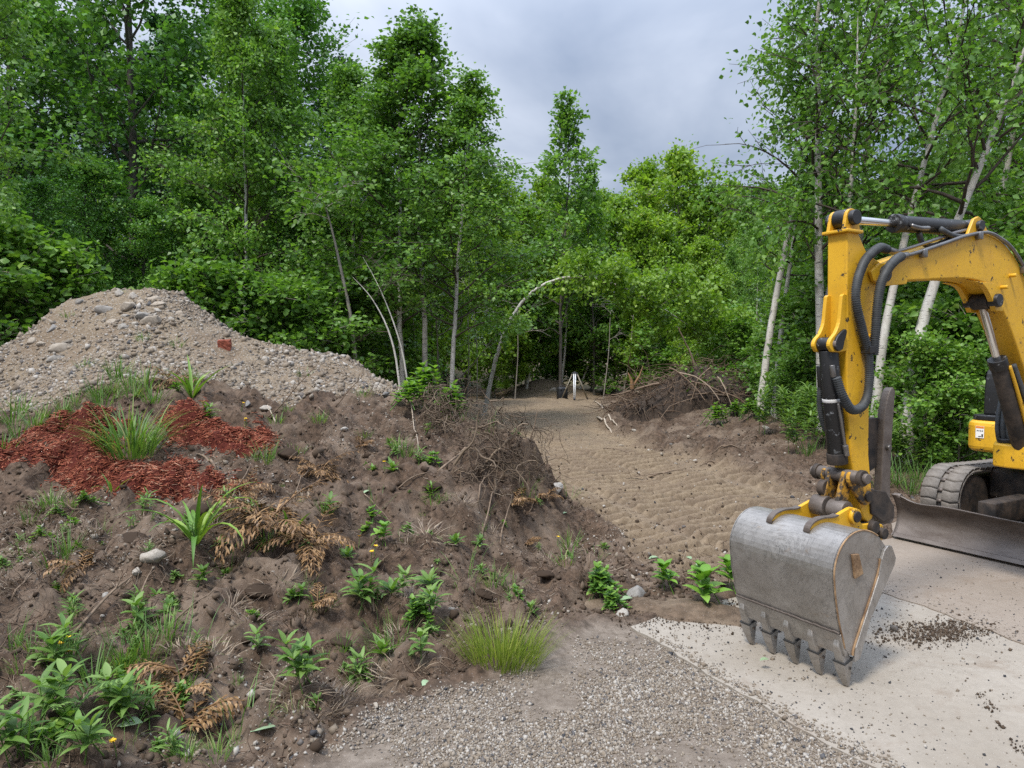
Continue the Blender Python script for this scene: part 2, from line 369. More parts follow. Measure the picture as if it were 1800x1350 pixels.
Z = Z * (1 - in_slab) + (-0.07) * in_slab
# leave the heap sheets to their own objects; the ground passes a little below their rims
NXq = NX - 1
def grid_faces(mask_v):
    fm = mask_v[:-1, :-1] | mask_v[1:, :-1] | mask_v[:-1, 1:] | mask_v[1:, 1:]
    iy, ix = np.nonzero(fm); a = iy * NX + ix
    return np.stack([a, a + 1, a + NX + 1, a + NX], -1)
def sheet(name, zz, vmask, attrs, mat, parent=None):
    q = grid_faces(vmask); used = np.unique(q); remap = np.full(NX * NY, -1); remap[used] = np.arange(len(used))
    v = np.stack([GX.ravel()[used], GY.ravel()[used], zz.ravel()[used]], -1)
    me = make_mesh(name, v, remap[q], None, {k: a.reshape(NX * NY, -1)[used].squeeze() for k, a in attrs.items()}, True)
    return add(name, me, mat, parent)
forest = sstep(1.6, 4.5, dT) * (1 - mH) * (1 - mD) * sstep(8.0, 9.5, GY + 0.5 * (GX - 3) * (GX < 3))
masks = np.stack([mD * (1 - mH), mT * (1 - mH), 1 - sstep(-0.15, 0.25, dH), forest], -1)
def H(x, y):
    x = np.asarray(x, float); y = np.asarray(y, float)
    i = np.clip(np.searchsorted(XS, x) - 1, 0, NX - 2); j = np.clip(np.searchsorted(YS, y) - 1, 0, NY - 2)
    fx = np.clip((x - XS[i]) / (XS[i + 1] - XS[i]), 0, 1); fy = np.clip((y - YS[j]) / (YS[j + 1] - YS[j]), 0, 1)
    return (Z[j, i] * (1 - fx) + Z[j, i + 1] * fx) * (1 - fy) + (Z[j + 1, i] * (1 - fx) + Z[j + 1, i + 1] * fx) * fy
def hit(px, py, start=2.0, far=60.0):
    v = ray(px, py); t = start
    while t < far:
        p = np.array([0, 0, CAM_Z]) + v * t
        if p[2] <= float(H(p[0], p[1])):
            return np.array([p[0], p[1], float(H(p[0], p[1]))])
        t += 0.02
    return gnd(px, py) if v[2] < 0 else at_depth(px, py, 20)
def normal_at(x, y, e=0.08):
    nx = (H(x - e, y) - H(x + e, y)) / (2 * e); ny = (H(x, y - e) - H(x, y + e)) / (2 * e)
    nn = np.stack([nx, ny, np.ones_like(nx)], -1); return nn / np.linalg.norm(nn, axis=-1, keepdims=True)

# ---- red mulch outline from the photo, projected on the slope
MULCH = [[(-60,800),(0,782),(60,752),(120,732),(195,728),(225,760),(205,800),(250,818),(310,806),(370,835),(430,868),(400,890),(300,880),(200,872),(130,858),(90,832),(0,822),(-60,835)],
         [(285,735),(330,716),(365,722),(395,750),(470,768),(470,790),(380,796),(310,785),(280,765)]]
MULCH_W = [[tuple(hit(*p)[:2]) for p in poly] for poly in MULCH]
dM = np.minimum(sd_poly(GX, GY, MULCH_W[0]), sd_poly(GX, GY, MULCH_W[1])) + 0.11 * fbm(GX * 3, GY * 3, 4, 91)
mM = 1 - sstep(-0.05, 0.04, dM)
mulch_up = 0.19 * (1 - sstep(-0.32, 0.0, dM)) ** 0.7 * (0.65 + 1.3 * fbm(GX * 3.2, GY * 2.6, 3, 92)) - 0.03 * sstep(-0.03, 0.06, dM)
mulch_up += (dM < 0) * 0.010 * fbm(GX * 14, GY * 14, 2, 93)

# ---- materials of the ground
t = NT('ground_soil')
mk = t.attr('masks', 'Color'); sp = t.n.new('ShaderNodeSeparateColor'); t.l.new(mk, sp.inputs[0])
fA = t.attr('forest')
n1 = t.noise(2.2, 6, 0.62); n2 = t.noise(19, 5, 0.65); n3 = t.noise(85, 3, 0.6)
soil = t.mix(t.ramp(n2, [(0.32, 0), (0.7, 1)]), (0.027, 0.018, 0.012), (0.125, 0.084, 0.057))
soil = t.mix(t.ramp(n1, [(0.47, 0), (0.64, 0.8)]), soil, t.mix(n3, (0.115, 0.084, 0.060), (0.215, 0.165, 0.122)))
tan = t.mix(t.ramp(n2, [(0.3, 0), (0.72, 1)]), (0.135, 0.097, 0.061), (0.242, 0.185, 0.123))
tan = t.mix(t.ramp(n1, [(0.36, 0.35), (0.58, 1.0)]), t.mix(n3, (0.098, 0.070, 0.047), (0.175, 0.128, 0.090)), tan)
grav = t.mix(t.ramp(n2, [(0.3, 0), (0.7, 1)]), (0.105, 0.082, 0.062), (0.22, 0.182, 0.146))
lit = t.mix(t.ramp(n2, [(0.35, 0), (0.68, 1)]), (0.05, 0.038, 0.022), (0.15, 0.11, 0.065))
lit = t.mix(t.ramp(n1, [(0.5, 0), (0.66, .7)]), lit, t.mix(n3, (0.035, 0.055, 0.015), (0.06, 0.10, 0.03)))
c = t.mix(sp.outputs[1], soil, tan); c = t.mix(sp.outputs[0], c, grav); c = t.mix(fA, c, lit)
speck = t.vor(60); c = t.mix(t.ramp(speck, [(0.10, 0.75), (0.17, 0.0)]), c, t.ramp(t.vor(60, None, 'F1', 1), [(0.2, (0.10, 0.08, 0.068)), (0.8, (0.30, 0.272, 0.243))]))
b = t.bump(t.noise(30, 7, 0.72), 0.45, 0.03); t.bump(t.noise(140, 3, 0.7), 0.4, 0.008, b)
MAT['ground'] = t.fin(c, 0.95, 0, 0.2)
t = NT('gravel_sand')
n1 = t.noise(1.6, 5, 0.6); n2 = t.noise(24, 5, 0.65)
c = t.mix(t.ramp(n2, [(0.3, 0), (0.7, 1)]), (0.125, 0.094, 0.062), (0.235, 0.186, 0.130))
c = t.mix(t.ramp(n1, [(0.42, 0.0), (0.62, 1.0)]), c, t.mix(n2, (0.115, 0.082, 0.054), (0.19, 0.146, 0.102)))
vv = t.vor(34); c = t.mix(t.ramp(vv, [(0.18, 0.9), (0.36, 0.0)]), c, t.ramp(t.vor(34, None, 'F1', 1), [(0.1, (0.14, 0.128, 0.115)), (0.5, (0.26, 0.235, 0.20)), (0.9, (0.35, 0.33, 0.30))]))
b = t.bump(t.math('SUBTRACT', 1.0, vv), 0.6, 0.03); t.bump(t.noise(110, 3, 0.7), 0.4, 0.008, b)
MAT['gravel_sand'] = t.fin(c, 0.95, 0, 0.2)
t = NT('red_mulch_bed')
n2 = t.noise(60, 5, 0.65, t.coord('Object', (1, 2.6, 1)))
c = t.mix(t.ramp(n2, [(0.3, 0), (0.7, 1)]), (0.045, 0.010, 0.007), (0.13, 0.029, 0.018))
t.bump(n2, 0.9, 0.02); MAT['mulch_bed'] = t.fin(c, 0.9, 0, 0.15)
t = NT('mulch_chip'); MAT['mulch_chip'] = t.fin(t.ramp(t.attr('rnd'), [(0.0, (0.06, 0.016, 0.011)), (0.3, (0.16, 0.040, 0.022)), (0.7, (0.255, 0.074, 0.040)), (0.9, (0.33, 0.125, 0.070)), (1.0, (0.34, 0.20, 0.13))]), 0.85, 0, 0.2)
t = NT('pebble'); c = t.ramp(t.attr('rnd'), [(0.0, (0.04, 0.04, 0.043)), (0.18, (0.09, 0.088, 0.090)), (0.38, (0.172, 0.136, 0.100)), (0.62, (0.232, 0.188, 0.140)), (0.82, (0.285, 0.248, 0.203)), (1.0, (0.38, 0.348, 0.305))])
MAT['pebble'] = t.fin(t.mix(t.noise(70, 3, 0.6), t.mix(1.0, c, (0.72, 0.72, 0.72), 'MULTIPLY'), c), 0.85, 0, 0.3)
t = NT('rock'); n1 = t.noise(5, 6, 0.65); n2 = t.noise(45, 4, 0.7)
oi = t.n.new('ShaderNodeObjectInfo')
c0 = t.ramp(oi.outputs['Random'], [(0.0, (0.22, 0.212, 0.203)), (0.35, (0.36, 0.332, 0.29)), (0.65, (0.34, 0.288, 0.228)), (1.0, (0.46, 0.435, 0.395))])
c = t.mix(t.ramp(n1, [(0.35, 0), (0.68, 1)]), t.mix(1.0, c0, (0.68, 0.66, 0.63), 'MULTIPLY'), c0)
c = t.mix(t.ramp(n2, [(0.55, 0), (0.75, 0.6)]), c, t.mix(1.0, c0, (0.5, 0.47, 0.43), 'MULTIPLY'))
t.bump(n2, 0.35, 0.01); MAT['rock'] = t.fin(c, 0.88, 0, 0.3)
t = NT('clod'); MAT['clod'] = t.fin(t.mix(t.noise(60, 4, 0.7), (0.030, 0.021, 0.015), t.ramp(t.attr('rnd'), [(0, (0.050, 0.034, 0.023)), (1, (0.19, 0.142, 0.102))])), 0.95, 0, 0.1)
def concrete(name, c0, c1):
    t = NT(name); n1 = t.noise(1.3, 6, 0.62); n2 = t.noise(26, 5, 0.7)
    c = t.mix(t.ramp(n1, [(0.32, 0), (0.66, 1)]), c0, c1)
    c = t.mix(t.ramp(n2, [(0.45, 0), (0.8, 0.5)]), c, tuple(x * 0.72 for x in c0))
    sp_ = t.vor(75); cc = t.ramp(t.vor(75, None, 'F1', 1), [(0.2, (0.10, 0.095, 0.095)), (0.6, (0.28, 0.24, 0.21)), (0.9, (0.5, 0.47, 0.44))])
    c = t.mix(t.ramp(sp_, [(0.09, 0.8), (0.15, 0.0)]), c, cc)
    dirt = t.noise(2.6, 7, 0.7, None, 0.6); c = t.mix(t.ramp(dirt, [(0.53, 0), (0.70, 0.65)]), c, (0.17, 0.125, 0.088))
    t.bump(t.noise(90, 4, 0.7), 0.3, 0.006); MAT[name] = t.fin(c, 0.85, 0, 0.3); return MAT[name]
concrete('concrete_front', (0.240, 0.207, 0.166), (0.300, 0.266, 0.222))
concrete('concrete_rear', (0.205, 0.165, 0.128), (0.248, 0.206, 0.166))

# ---- the sheets
cov = np.maximum(mH, mG)
g_keep = ~((sd_poly(GX, GY, HEAP_POLY) < -0.45))
zg = Z - 0.05 * mH
o = sheet('ground', zg, g_keep, {'masks': np.concatenate([masks[..., :3], np.ones_like(masks[..., :1])], -1), 'forest': forest}, MAT['ground']); o['kind'] = 'structure'
z_soil = Z - 0.06 * sstep(-0.02, 0.16, dH) - 0.05 * (1 - sstep(-0.5, -0.2, dG)) 
soil_v = (dH < 0.10) & ~(sd_poly(GX, GY, GRAVEL_POLY) < -0.55) & (GX > -11)
soil_heap = tag(sheet('soil_heap', z_soil, soil_v, {'masks': np.concatenate([masks[..., :3], np.ones_like(masks[..., :1])], -1), 'forest': forest * 0}, MAT['ground']),
    'low bank of dark brown soil strewn with weeds and roots, spilling from the gravel pile', 'soil heap')
z_gr = Z + 0.02 * (1 - sstep(-0.10, 0.0, dG)) - 0.08 * sstep(-0.02, 0.15, dG)
gravel_pile = tag(sheet('gravel_pile', z_gr, (dG < 0.12) & (dH < 0.15), {}, MAT['gravel_sand']),
    'tall pale heap of sandy gravel with rocks on its crest', 'gravel pile')
mulch_heap = tag(sheet('mulch_heap', Z + mulch_up, dM < 0.05, {}, MAT['mulch_bed']), 'spread of shredded red bark mulch lying on the soil bank', 'mulch')

# ---- concrete slabs
def slab(name, poly, top, mat, seed):
    rnd = np.random.default_rng(seed); pts = []
    for k in range(len(poly)):
        a = np.array(poly[k]); b_ = np.array(poly[(k + 1) % len(poly)]); L = np.linalg.norm(b_ - a); m = max(2, int(L / 0.07)) if L < 3.2 else 3
        for i in range(m): pts.append(a + (b_ - a) * i / m + rnd.normal(0, 0.008 if L < 3.2 else 0, 2))
    bm = bmesh.new(); vs = [bm.verts.new((p[0], p[1], top)) for p in pts]
    f = bm.faces.new(vs); f.normal_update()
    if f.normal.z < 0: f.normal_flip()
    ex = bmesh.ops.extrude_face_region(bm, geom=[f]); vv = [g for g in ex['geom'] if isinstance(g, bmesh.types.BMVert)]
    for v in vv: v.co.z -= 0.12
    bmesh.ops.recalc_face_normals(bm, faces=bm.faces[:]); 
    bmesh.ops.triangulate(bm, faces=[x for x in bm.faces if len(x.verts) > 4])
    me = bpy.data.meshes.new(name); bm.to_mesh(me); bm.free()
    o = add(name, me, mat); o['kind'] = 'structure'; return o
slab('concrete_slab', SLAB_FRONT, -0.020, MAT['concrete_front'], 1)
slab('concrete_slab', SLAB_REAR, -0.013, MAT['concrete_rear'], 2)

# ---- loose stones, chips and clods (nobody could count them)
ICO_V = []; _p = (1 + 5 ** 0.5) / 2
ICO_V = np.array([(-1,_p,0),(1,_p,0),(-1,-_p,0),(1,-_p,0),(0,-1,_p),(0,1,_p),(0,-1,-_p),(0,1,-_p),(_p,0,-1),(_p,0,1),(-_p,0,-1),(-_p,0,1)]) / math.sqrt(1 + _p * _p)
ICO_F = np.array([(0,11,5),(0,5,1),(0,1,7),(0,7,10),(0,10,11),(1,5,9),(5,11,4),(11,10,2),(10,7,6),(7,1,8),(3,9,4),(3,4,2),(3,2,6),(3,6,8),(3,8,9),(4,9,5),(2,4,11),(6,2,10),(8,6,7),(9,8,1)])
OCT_V = np.array([(1,0,0),(-1,0,0),(0,1,0),(0,-1,0),(0,0,1),(0,0,-1)]) * 1.1
OCT_F = np.array([(0,2,4),(2,1,4),(1,3,4),(3,0,4),(2,0,5),(1,2,5),(3,1,5),(0,3,5)])
def rot_rand(N, rng):
    q = rng.normal(size=(N, 4)); q /= np.linalg.norm(q, axis=1, keepdims=True); w, x, y, z = q.T
    return np.stack([1-2*(y*y+z*z),2*(x*y-z*w),2*(x*z+y*w),2*(x*y+z*w),1-2*(x*x+z*z),2*(y*z-x*w),2*(x*z-y*w),2*(y*z+x*w),1-2*(x*x+y*y)], -1).reshape(N, 3, 3)
def pebbles(name, P, size, mat, rng, parent=None, sink=0.25, rnd=None, flat=0.62, jag=0.17, octa=False):
    N = len(P); R = rot_rand(N, rng); BV, BF = (OCT_V, OCT_F) if octa else (ICO_V, ICO_F); K = len(BV)
    sc = size[:, None] * np.stack([np.ones(N), rng.uniform(.65, 1, N), rng.uniform(flat * .75, flat * 1.25, N)], -1)
    v = BV[None] * (1 + rng.normal(0, jag, (N, K, 1))) * sc[:, None, :]
    v = np.einsum('nij,nkj->nki', R, v); v = v + P[:, None, :]; v[:, :, 2] += (size * (0.5 - sink))[:, None]
    f = BF[None] + (np.arange(N) * K)[:, None, None]
    rr = rng.random(N) if rnd is None else rnd
    o = add(name, make_mesh(name, v.reshape(-1, 3), None, f.reshape(-1, 3), {'rnd': np.repeat(rr, K)}), mat, parent); o['kind'] = 'stuff'; return o
def scatter(N, box, accept, rng, power=0.0):
    """random points in a box, kept with probability accept(x, y)"""
    out = []; have = 0
    while have < N:
        x = rng.uniform(box[0], box[1], N * 3); y = rng.uniform(box[2], box[3], N * 3)
        k = rng.random(N * 3) < accept(x, y); out.append(np.stack([x[k], y[k]], -1)); have += int(k.sum())
    p = np.vstack(out)[:N]; return np.column_stack([p, H(p[:, 0], p[:, 1])])
def grid_look(A):
    def f(x, y):
        i = np.clip(np.searchsorted(XS, x) - 1, 0, NX - 2); j = np.clip(np.searchsorted(YS, y) - 1, 0, NY - 2); return A[j, i]
    return f
LD, LG, LH, LT, LM, LS = grid_look(dD), grid_look(dG), grid_look(dH), grid_look(dT), grid_look(dM), grid_look(dS)
rg = np.random.default_rng(11)
P = scatter(42000, (-1.2, 2.4, 2.2, 5.2), lambda x, y: ((LD(x, y) < 0.03 * rg.standard_normal(len(x))) & (LS(x, y) > -0.05 * np.abs(rg.standard_normal(len(x))))) * np.clip(1.25 - 0.17 * y, .3, 1) * sstep(-0.30, 0.30, fbm(x * 1.5, y * 1.5, 4, 120) + .10), rg)
P[:, 2] = np.where(LS(P[:, 0], P[:, 1]) < 0.0, -.02, P[:, 2])
tag(pebbles('driveway_gravel', P, np.exp(rg.normal(math.log(0.0056), 0.36, len(P))), MAT['pebble'], rg, rnd=np.clip(rg.normal(.64, .27, len(P)), 0, 1), octa=True), 'loose grey and tan crushed gravel of the driveway beside the concrete', 'gravel', kind='stuff')
P = scatter(36000, (-8, -0.7, 6.4, 10.6), lambda x, y: (LG(x, y) < 0.05 * rg.standard_normal(len(x))) * sstep(-.45, .35, fbm(x * 1.2, y * 1.2, 3, 121) + .1), rg)
P[:, 2] += 0.015
pebbles('loose_gravel', P, np.minimum(np.exp(rg.normal(math.log(0.0125), 0.55, len(P))), 0.055), MAT['pebble'], rg, gravel_pile, rnd=np.clip(rg.normal(.60, .22, len(P)), 0, 1), octa=True)
P = scatter(11500, (-6.5, 1.2, 2.2, 8.0), lambda x, y: ((LH(x, y) < 0.05) & (LG(x, y) > 0) & (LM(x, y) > 0)) * np.clip(1.3 - .14 * y, .2, 1) * sstep(-.1, .4, fbm(x * .9, y * .9, 3, 122)), rg)
pebbles('small_stone', P, np.minimum(np.exp(rg.normal(math.log(0.0065), 0.5, len(P))), .03), MAT['pebble'], rg, soil_heap, rnd=np.clip(rg.normal(.66, .24, len(P)), 0, 1), octa=True)
P = scatter(7500, (-6.5, 1.4, 2.2, 8.2), lambda x, y: ((LH(x, y) < 0.05) & (LG(x, y) > 0) & (LM(x, y) > 0)) * np.clip(1.3 - .14 * y, .2, 1), rg)
pebbles('soil_crumb', P, np.minimum(np.exp(rg.normal(math.log(0.010), 0.5, len(P))), .035), MAT['clod'], rg, soil_heap, flat=.8, jag=.3)
P = scatter(650, (-6.0, 1.2, 2.4, 7.6), lambda x, y: ((LH(x, y) < 0.0) & (LG(x, y) > .05) & (LM(x, y) > .05)) * np.clip(1.3 - .13 * y, .2, 1), rg)
pebbles('soil_lump', P, np.minimum(np.exp(rg.normal(math.log(0.026), 0.4, len(P))), .055), MAT['clod'], rg, soil_heap, flat=.6, jag=.34, sink=.8)
P = scatter(4500, (-2.5, 5.2, 4.4, 16), lambda x, y: ((LH(x, y) > 0.0) & (LS(x, y) > 0.05) & (LD(x, y) > 0)) * np.clip(9 / (y * y), 0, 1) * np.where(LT(x, y) > -.25, 1.0, .22) * sstep(-.2, .5, fbm(x * .7, y * .7, 3, 123) + .2), rg)
tag(pebbles('dirt_clod', P, np.minimum(np.exp(rg.normal(math.log(0.009), 0.5, len(P))), .04), MAT['clod'], rg, flat=.8, jag=.3), 'crumbs of loose brown dirt scattered along the rutted track', 'dirt', kind='stuff')
P = scatter(1500, (-1.5, 5.2, 4.6, 14), lambda x, y: ((LH(x, y) > 0.0) & (LS(x, y) > 0.05) & (LD(x, y) > 0)) * np.clip(9 / (y * y), 0, 1), rg)
tag(pebbles('track_pebble', P, np.minimum(np.exp(rg.normal(math.log(0.010), 0.45, len(P))), .03), MAT['pebble'], rg), 'small pale pebbles lying loose on the dirt track', 'pebbles', kind='stuff')
ps = np.array(gnd(1640, 1105)[:2])
def slab_acc(x, y):
    d = np.hypot((x - ps[0]) * 0.8 + (y - ps[1]) * .5, (y - ps[1]) * 1.3 - .4 * (x - ps[0]))
    dl = np.abs(sd_poly(x, y, SLAB_FRONT)); dr = np.abs(sd_poly(x, y, SLAB_REAR))
    return (LS(x, y) < -0.02) * np.clip(0.10 + 0.9 * np.exp(-(d / .28) ** 2) + 0.55 * np.exp(-((dl + dr) / .22) ** 2) + .25 * np.exp(-((LD(x, y) - .1) / .25) ** 2), 0, 1) * (y < 5.6)
P = scatter(2800, (0.7, 4.2, 2.4, 5.6), slab_acc, rg); P[:, 2] = np.where(sd_poly(P[:, 0], P[:, 1], SLAB_REAR) < 0, -0.013, -0.020)
tag(pebbles('slab_grit', P, np.exp(rg.normal(math.log(0.0042), 0.42, len(P))), MAT['pebble'], rg, octa=True, rnd=np.clip(rg.normal(.35, .28, len(P)), 0, 1)), 'dark grit and crumbs scattered over the concrete slab', 'grit', kind='stuff')
# dirt spilled over the slab's left corner and along its joint
def spill(name, cx, cy, rx, ry, ang, h, label):
    n_ = 40; u = np.linspace(-1.3, 1.3, n_); a, b_ = np.meshgrid(u, u)
    x = cx + a * rx * math.cos(ang) - b_ * ry * math.sin(ang); y = cy + a * rx * math.sin(ang) + b_ * ry * math.cos(ang)
    z = -0.022 + h * (np.exp(-(a * a + b_ * b_) * 1.8) * 1.0 - 0.28 + 0.35 * fbm(x * 7, y * 7, 4, 140))
    i = (np.arange(n_ - 1)[:, None] * n_ + np.arange(n_ - 1)[None]).ravel()
    me = make_mesh(name, np.stack([x, y, z], -1).reshape(-1, 3), np.stack([i, i + 1, i + n_ + 1, i + n_], -1), None, {'masks': np.tile([0, .35, 1, 1.0], (n_ * n_, 1)), 'forest': np.zeros(n_ * n_)}, True)
    o = add(name, me, MAT['ground']); tag(o, label, 'dirt', kind='stuff')
p_ = gnd(1215, 1072); spill('spilled_soil', p_[0], p_[1] + .05, .52, .26, -.25, .075, 'brown soil spilled over the corner of the concrete slab beside the bucket')

q1, q2 = gnd(1215, 1072), gnd(1655, 1105)
s0_, s1_ = gnd(1690, 1165)[:2], gnd(1800, 1320)[:2]
def streak(x, y):
    e = s1_ - s0_; tt = np.clip(((x - s0_[0]) * e[0] + (y - s0_[1]) * e[1]) / (e @ e), 0, 1); return np.exp(-(((x - s0_[0] - tt * e[0]) ** 2 + (y - s0_[1] - tt * e[1]) ** 2) / .0009))
P = scatter(4200, (.6, 3.4, 2.6, 5.2), lambda x, y: .35 * np.exp(-(((x - q1[0]) / .6) ** 2 + ((y - q1[1]) / .22) ** 2)) + np.exp(-((((x - q2[0]) * .9 + (y - q2[1]) * .45) / .30) ** 2 + (((y - q2[1]) * .9 - (x - q2[0]) * .3) / .11) ** 2)) + .22 * streak(x, y) * sstep(-.3, .2, fbm(x * 9, y * 9, 2, 180)), rg); P[:, 2] = -.016
tag(pebbles('spilled_crumb', P, np.exp(rg.normal(math.log(.0035), .5, len(P))), MAT['clod'], rg, flat=.8, jag=.3, octa=True), 'loose dark dirt crumbs scattered in patches and a streak on the concrete', 'dirt', kind='stuff')
# mulch chips
def chips(name, P, Nrm, L, Wd, mat, parent, rng):
    N = len(P); az = rng.uniform(0, 2 * PI, N); tilt = rng.normal(0, .32, N)
    d = np.stack([np.cos(az) * np.cos(tilt), np.sin(az) * np.cos(tilt), np.sin(tilt)], -1)
    d = d - Nrm * (d * Nrm).sum(-1, keepdims=True) * .8; d /= np.linalg.norm(d, axis=1, keepdims=True)
    s = np.cross(Nrm + rng.normal(0, .35, (N, 3)), d); s /= np.linalg.norm(s, axis=1, keepdims=True); u = np.cross(d, s)
    cs = np.array([(x, y, z) for z in (-1, 1) for y in (-1, 1) for x in (-1, 1)], float)
    v = P[:, None] + cs[None, :, :1] * d[:, None] * L[:, None, None] * .5 * (1) + cs[None, :, 1:2] * s[:, None] * Wd[:, None, None] * .5 * (1 - .5 * (cs[None, :, :1] > 0)) + cs[None, :, 2:] * u[:, None] * .0022
    q = np.array([(0, 2, 3, 1), (4, 5, 7, 6), (0, 1, 5, 4), (2, 6, 7, 3), (1, 3, 7, 5), (0, 4, 6, 2)])[None] + (np.arange(N) * 8)[:, None, None]
    o = add(name, make_mesh(name, v.reshape(-1, 3), q.reshape(-1, 4), None, {'rnd': np.repeat(rng.random(N), 8)}), mat, parent); o['kind'] = 'stuff'; return o
LMU = grid_look(mulch_up)
P = scatter(16500, (-5, -1.5, 4.2, 6.9), lambda x, y: LM(x, y) < 0.045 * rg.standard_normal(len(x)) - 0.005, rg)
P[:, 2] += np.maximum(LMU(P[:, 0], P[:, 1]), 0) + 0.006
chips('mulch_chip', P, normal_at(P[:, 0], P[:, 1]), rg.gamma(3, .011, len(P)) + .008, rg.uniform(.0025, .008, len(P)), MAT['mulch_chip'], mulch_heap, rg)
# ================================================================== TREES
def bark(name, c0, c1, marks=False):
    t = NT(name)
    n = t.noise(9, 5, 0.65, t.coord('Object', (1, 1, .35)))
    c = t.mix(t.ramp(n, [(0.3, 0), (0.7, 1)]), c0, c1)
    if marks:
        m = t.noise(7, 4, 0.6, t.coord('Object', (1.0, 1.0, 5.5))); c = t.mix(t.ramp(m, [(0.60, 0), (0.67, 0.92)]), c, (0.045, 0.04, 0.036))
        m2 = t.noise(2.2, 5, 0.7); c = t.mix(t.ramp(m2, [(0.56, 0), (0.72, 0.7)]), c, (0.16, 0.14, 0.12))
        thin = t.attr('thin'); c = t.mix(thin, c, (0.065, 0.052, 0.042))
    t.bump(t.noise(40, 4, 0.7, t.coord('Object', (1, 1, .3))), 0.4, 0.015)
    MAT[name] = t.fin(c, 0.88, 0, 0.2)
bark('birch_bark', (0.36, 0.33, 0.29), (0.60, 0.575, 0.53), True)
bark('grey_bark', (0.055, 0.048, 0.042), (0.14, 0.125, 0.11))
bark('pale_bark', (0.16, 0.14, 0.115), (0.30, 0.27, 0.23))
leaf_mat('birch_leaf', [(0, (0.0617, 0.1399, 0.0283)), (0.5, (0.1249, 0.2519, 0.0463)), (0.9, (0.2028, 0.3498, 0.0643)), (1, (0.2645, 0.4058, 0.0798))], .40)
leaf_mat('oak_leaf', [(0, (0.0492, 0.1218, 0.0288)), (0.5, (0.0919, 0.2155, 0.0431)), (0.92, (0.1558, 0.3123, 0.0545)), (1, (0.2460, 0.3592, 0.0647))])
leaf_mat('maple_leaf', [(0, (0.0814, 0.1650, 0.0207)), (0.5, (0.1641, 0.2812, 0.0322)), (0.9, (0.2494, 0.3750, 0.0437)), (1, (0.3281, 0.4125, 0.0575))], .42)
leaf_mat('needle', [(0, (0.0248, 0.0642, 0.0248)), (0.6, (0.0461, 0.1183, 0.0404)), (1, (0.0745, 0.1656, 0.0529))], 0.12)
leaf_mat('shrub_leaf', [(0, (0.0628, 0.1430, 0.0263)), (0.5, (0.1229, 0.2444, 0.0407)), (0.9, (0.1911, 0.3315, 0.0538)), (1, (0.2457, 0.3640, 0.0718))], .40)

LEAF = np.array([(0, 0, 0), (.33, .42, .06), (.62, .30, .05), (1, 0, -.06), (.62, -.30, .05), (.33, -.42, .06)])   # pointed oval, folded at the midrib
def leaves(P, D, size, rng, droop=0.3, flat=0.5, six=True):
    """P positions, D growing direction; returns verts, quads, rnd"""
    N = len(P)
    d = D + rng.normal(0, .75, (N, 3)); d[:, 2] -= droop; d /= np.linalg.norm(d, axis=1, keepdims=True) + 1e-9
    up = np.tile([0, 0, 1.0], (N, 1)) * flat + rng.normal(0, 1, (N, 3)) * (1 - flat)
    s = np.cross(up, d); s /= np.linalg.norm(s, axis=1, keepdims=True) + 1e-9; u = np.cross(d, s)
    sz = size * np.exp(rng.normal(0, .22, N))
    L = LEAF if six else LEAF[[0, 1, 3, 5]] * np.array([1, 1.0, 1])
    v = P[:, None] + sz[:, None, None] * (L[None, :, :1] * d[:, None] + L[None, :, 1:2] * s[:, None] * .95 + L[None, :, 2:] * u[:, None] * 1.5)
    k = len(L)
    f = (np.array([(0, 1, 2, 3), (0, 3, 4, 5)]) if six else np.array([(0, 1, 2, 3)]))[None] + (np.arange(N) * k)[:, None, None]
    return v.reshape(-1, 3), f.reshape(-1, 4), k
def norm(v): return v / (np.linalg.norm(v) + 1e-9)
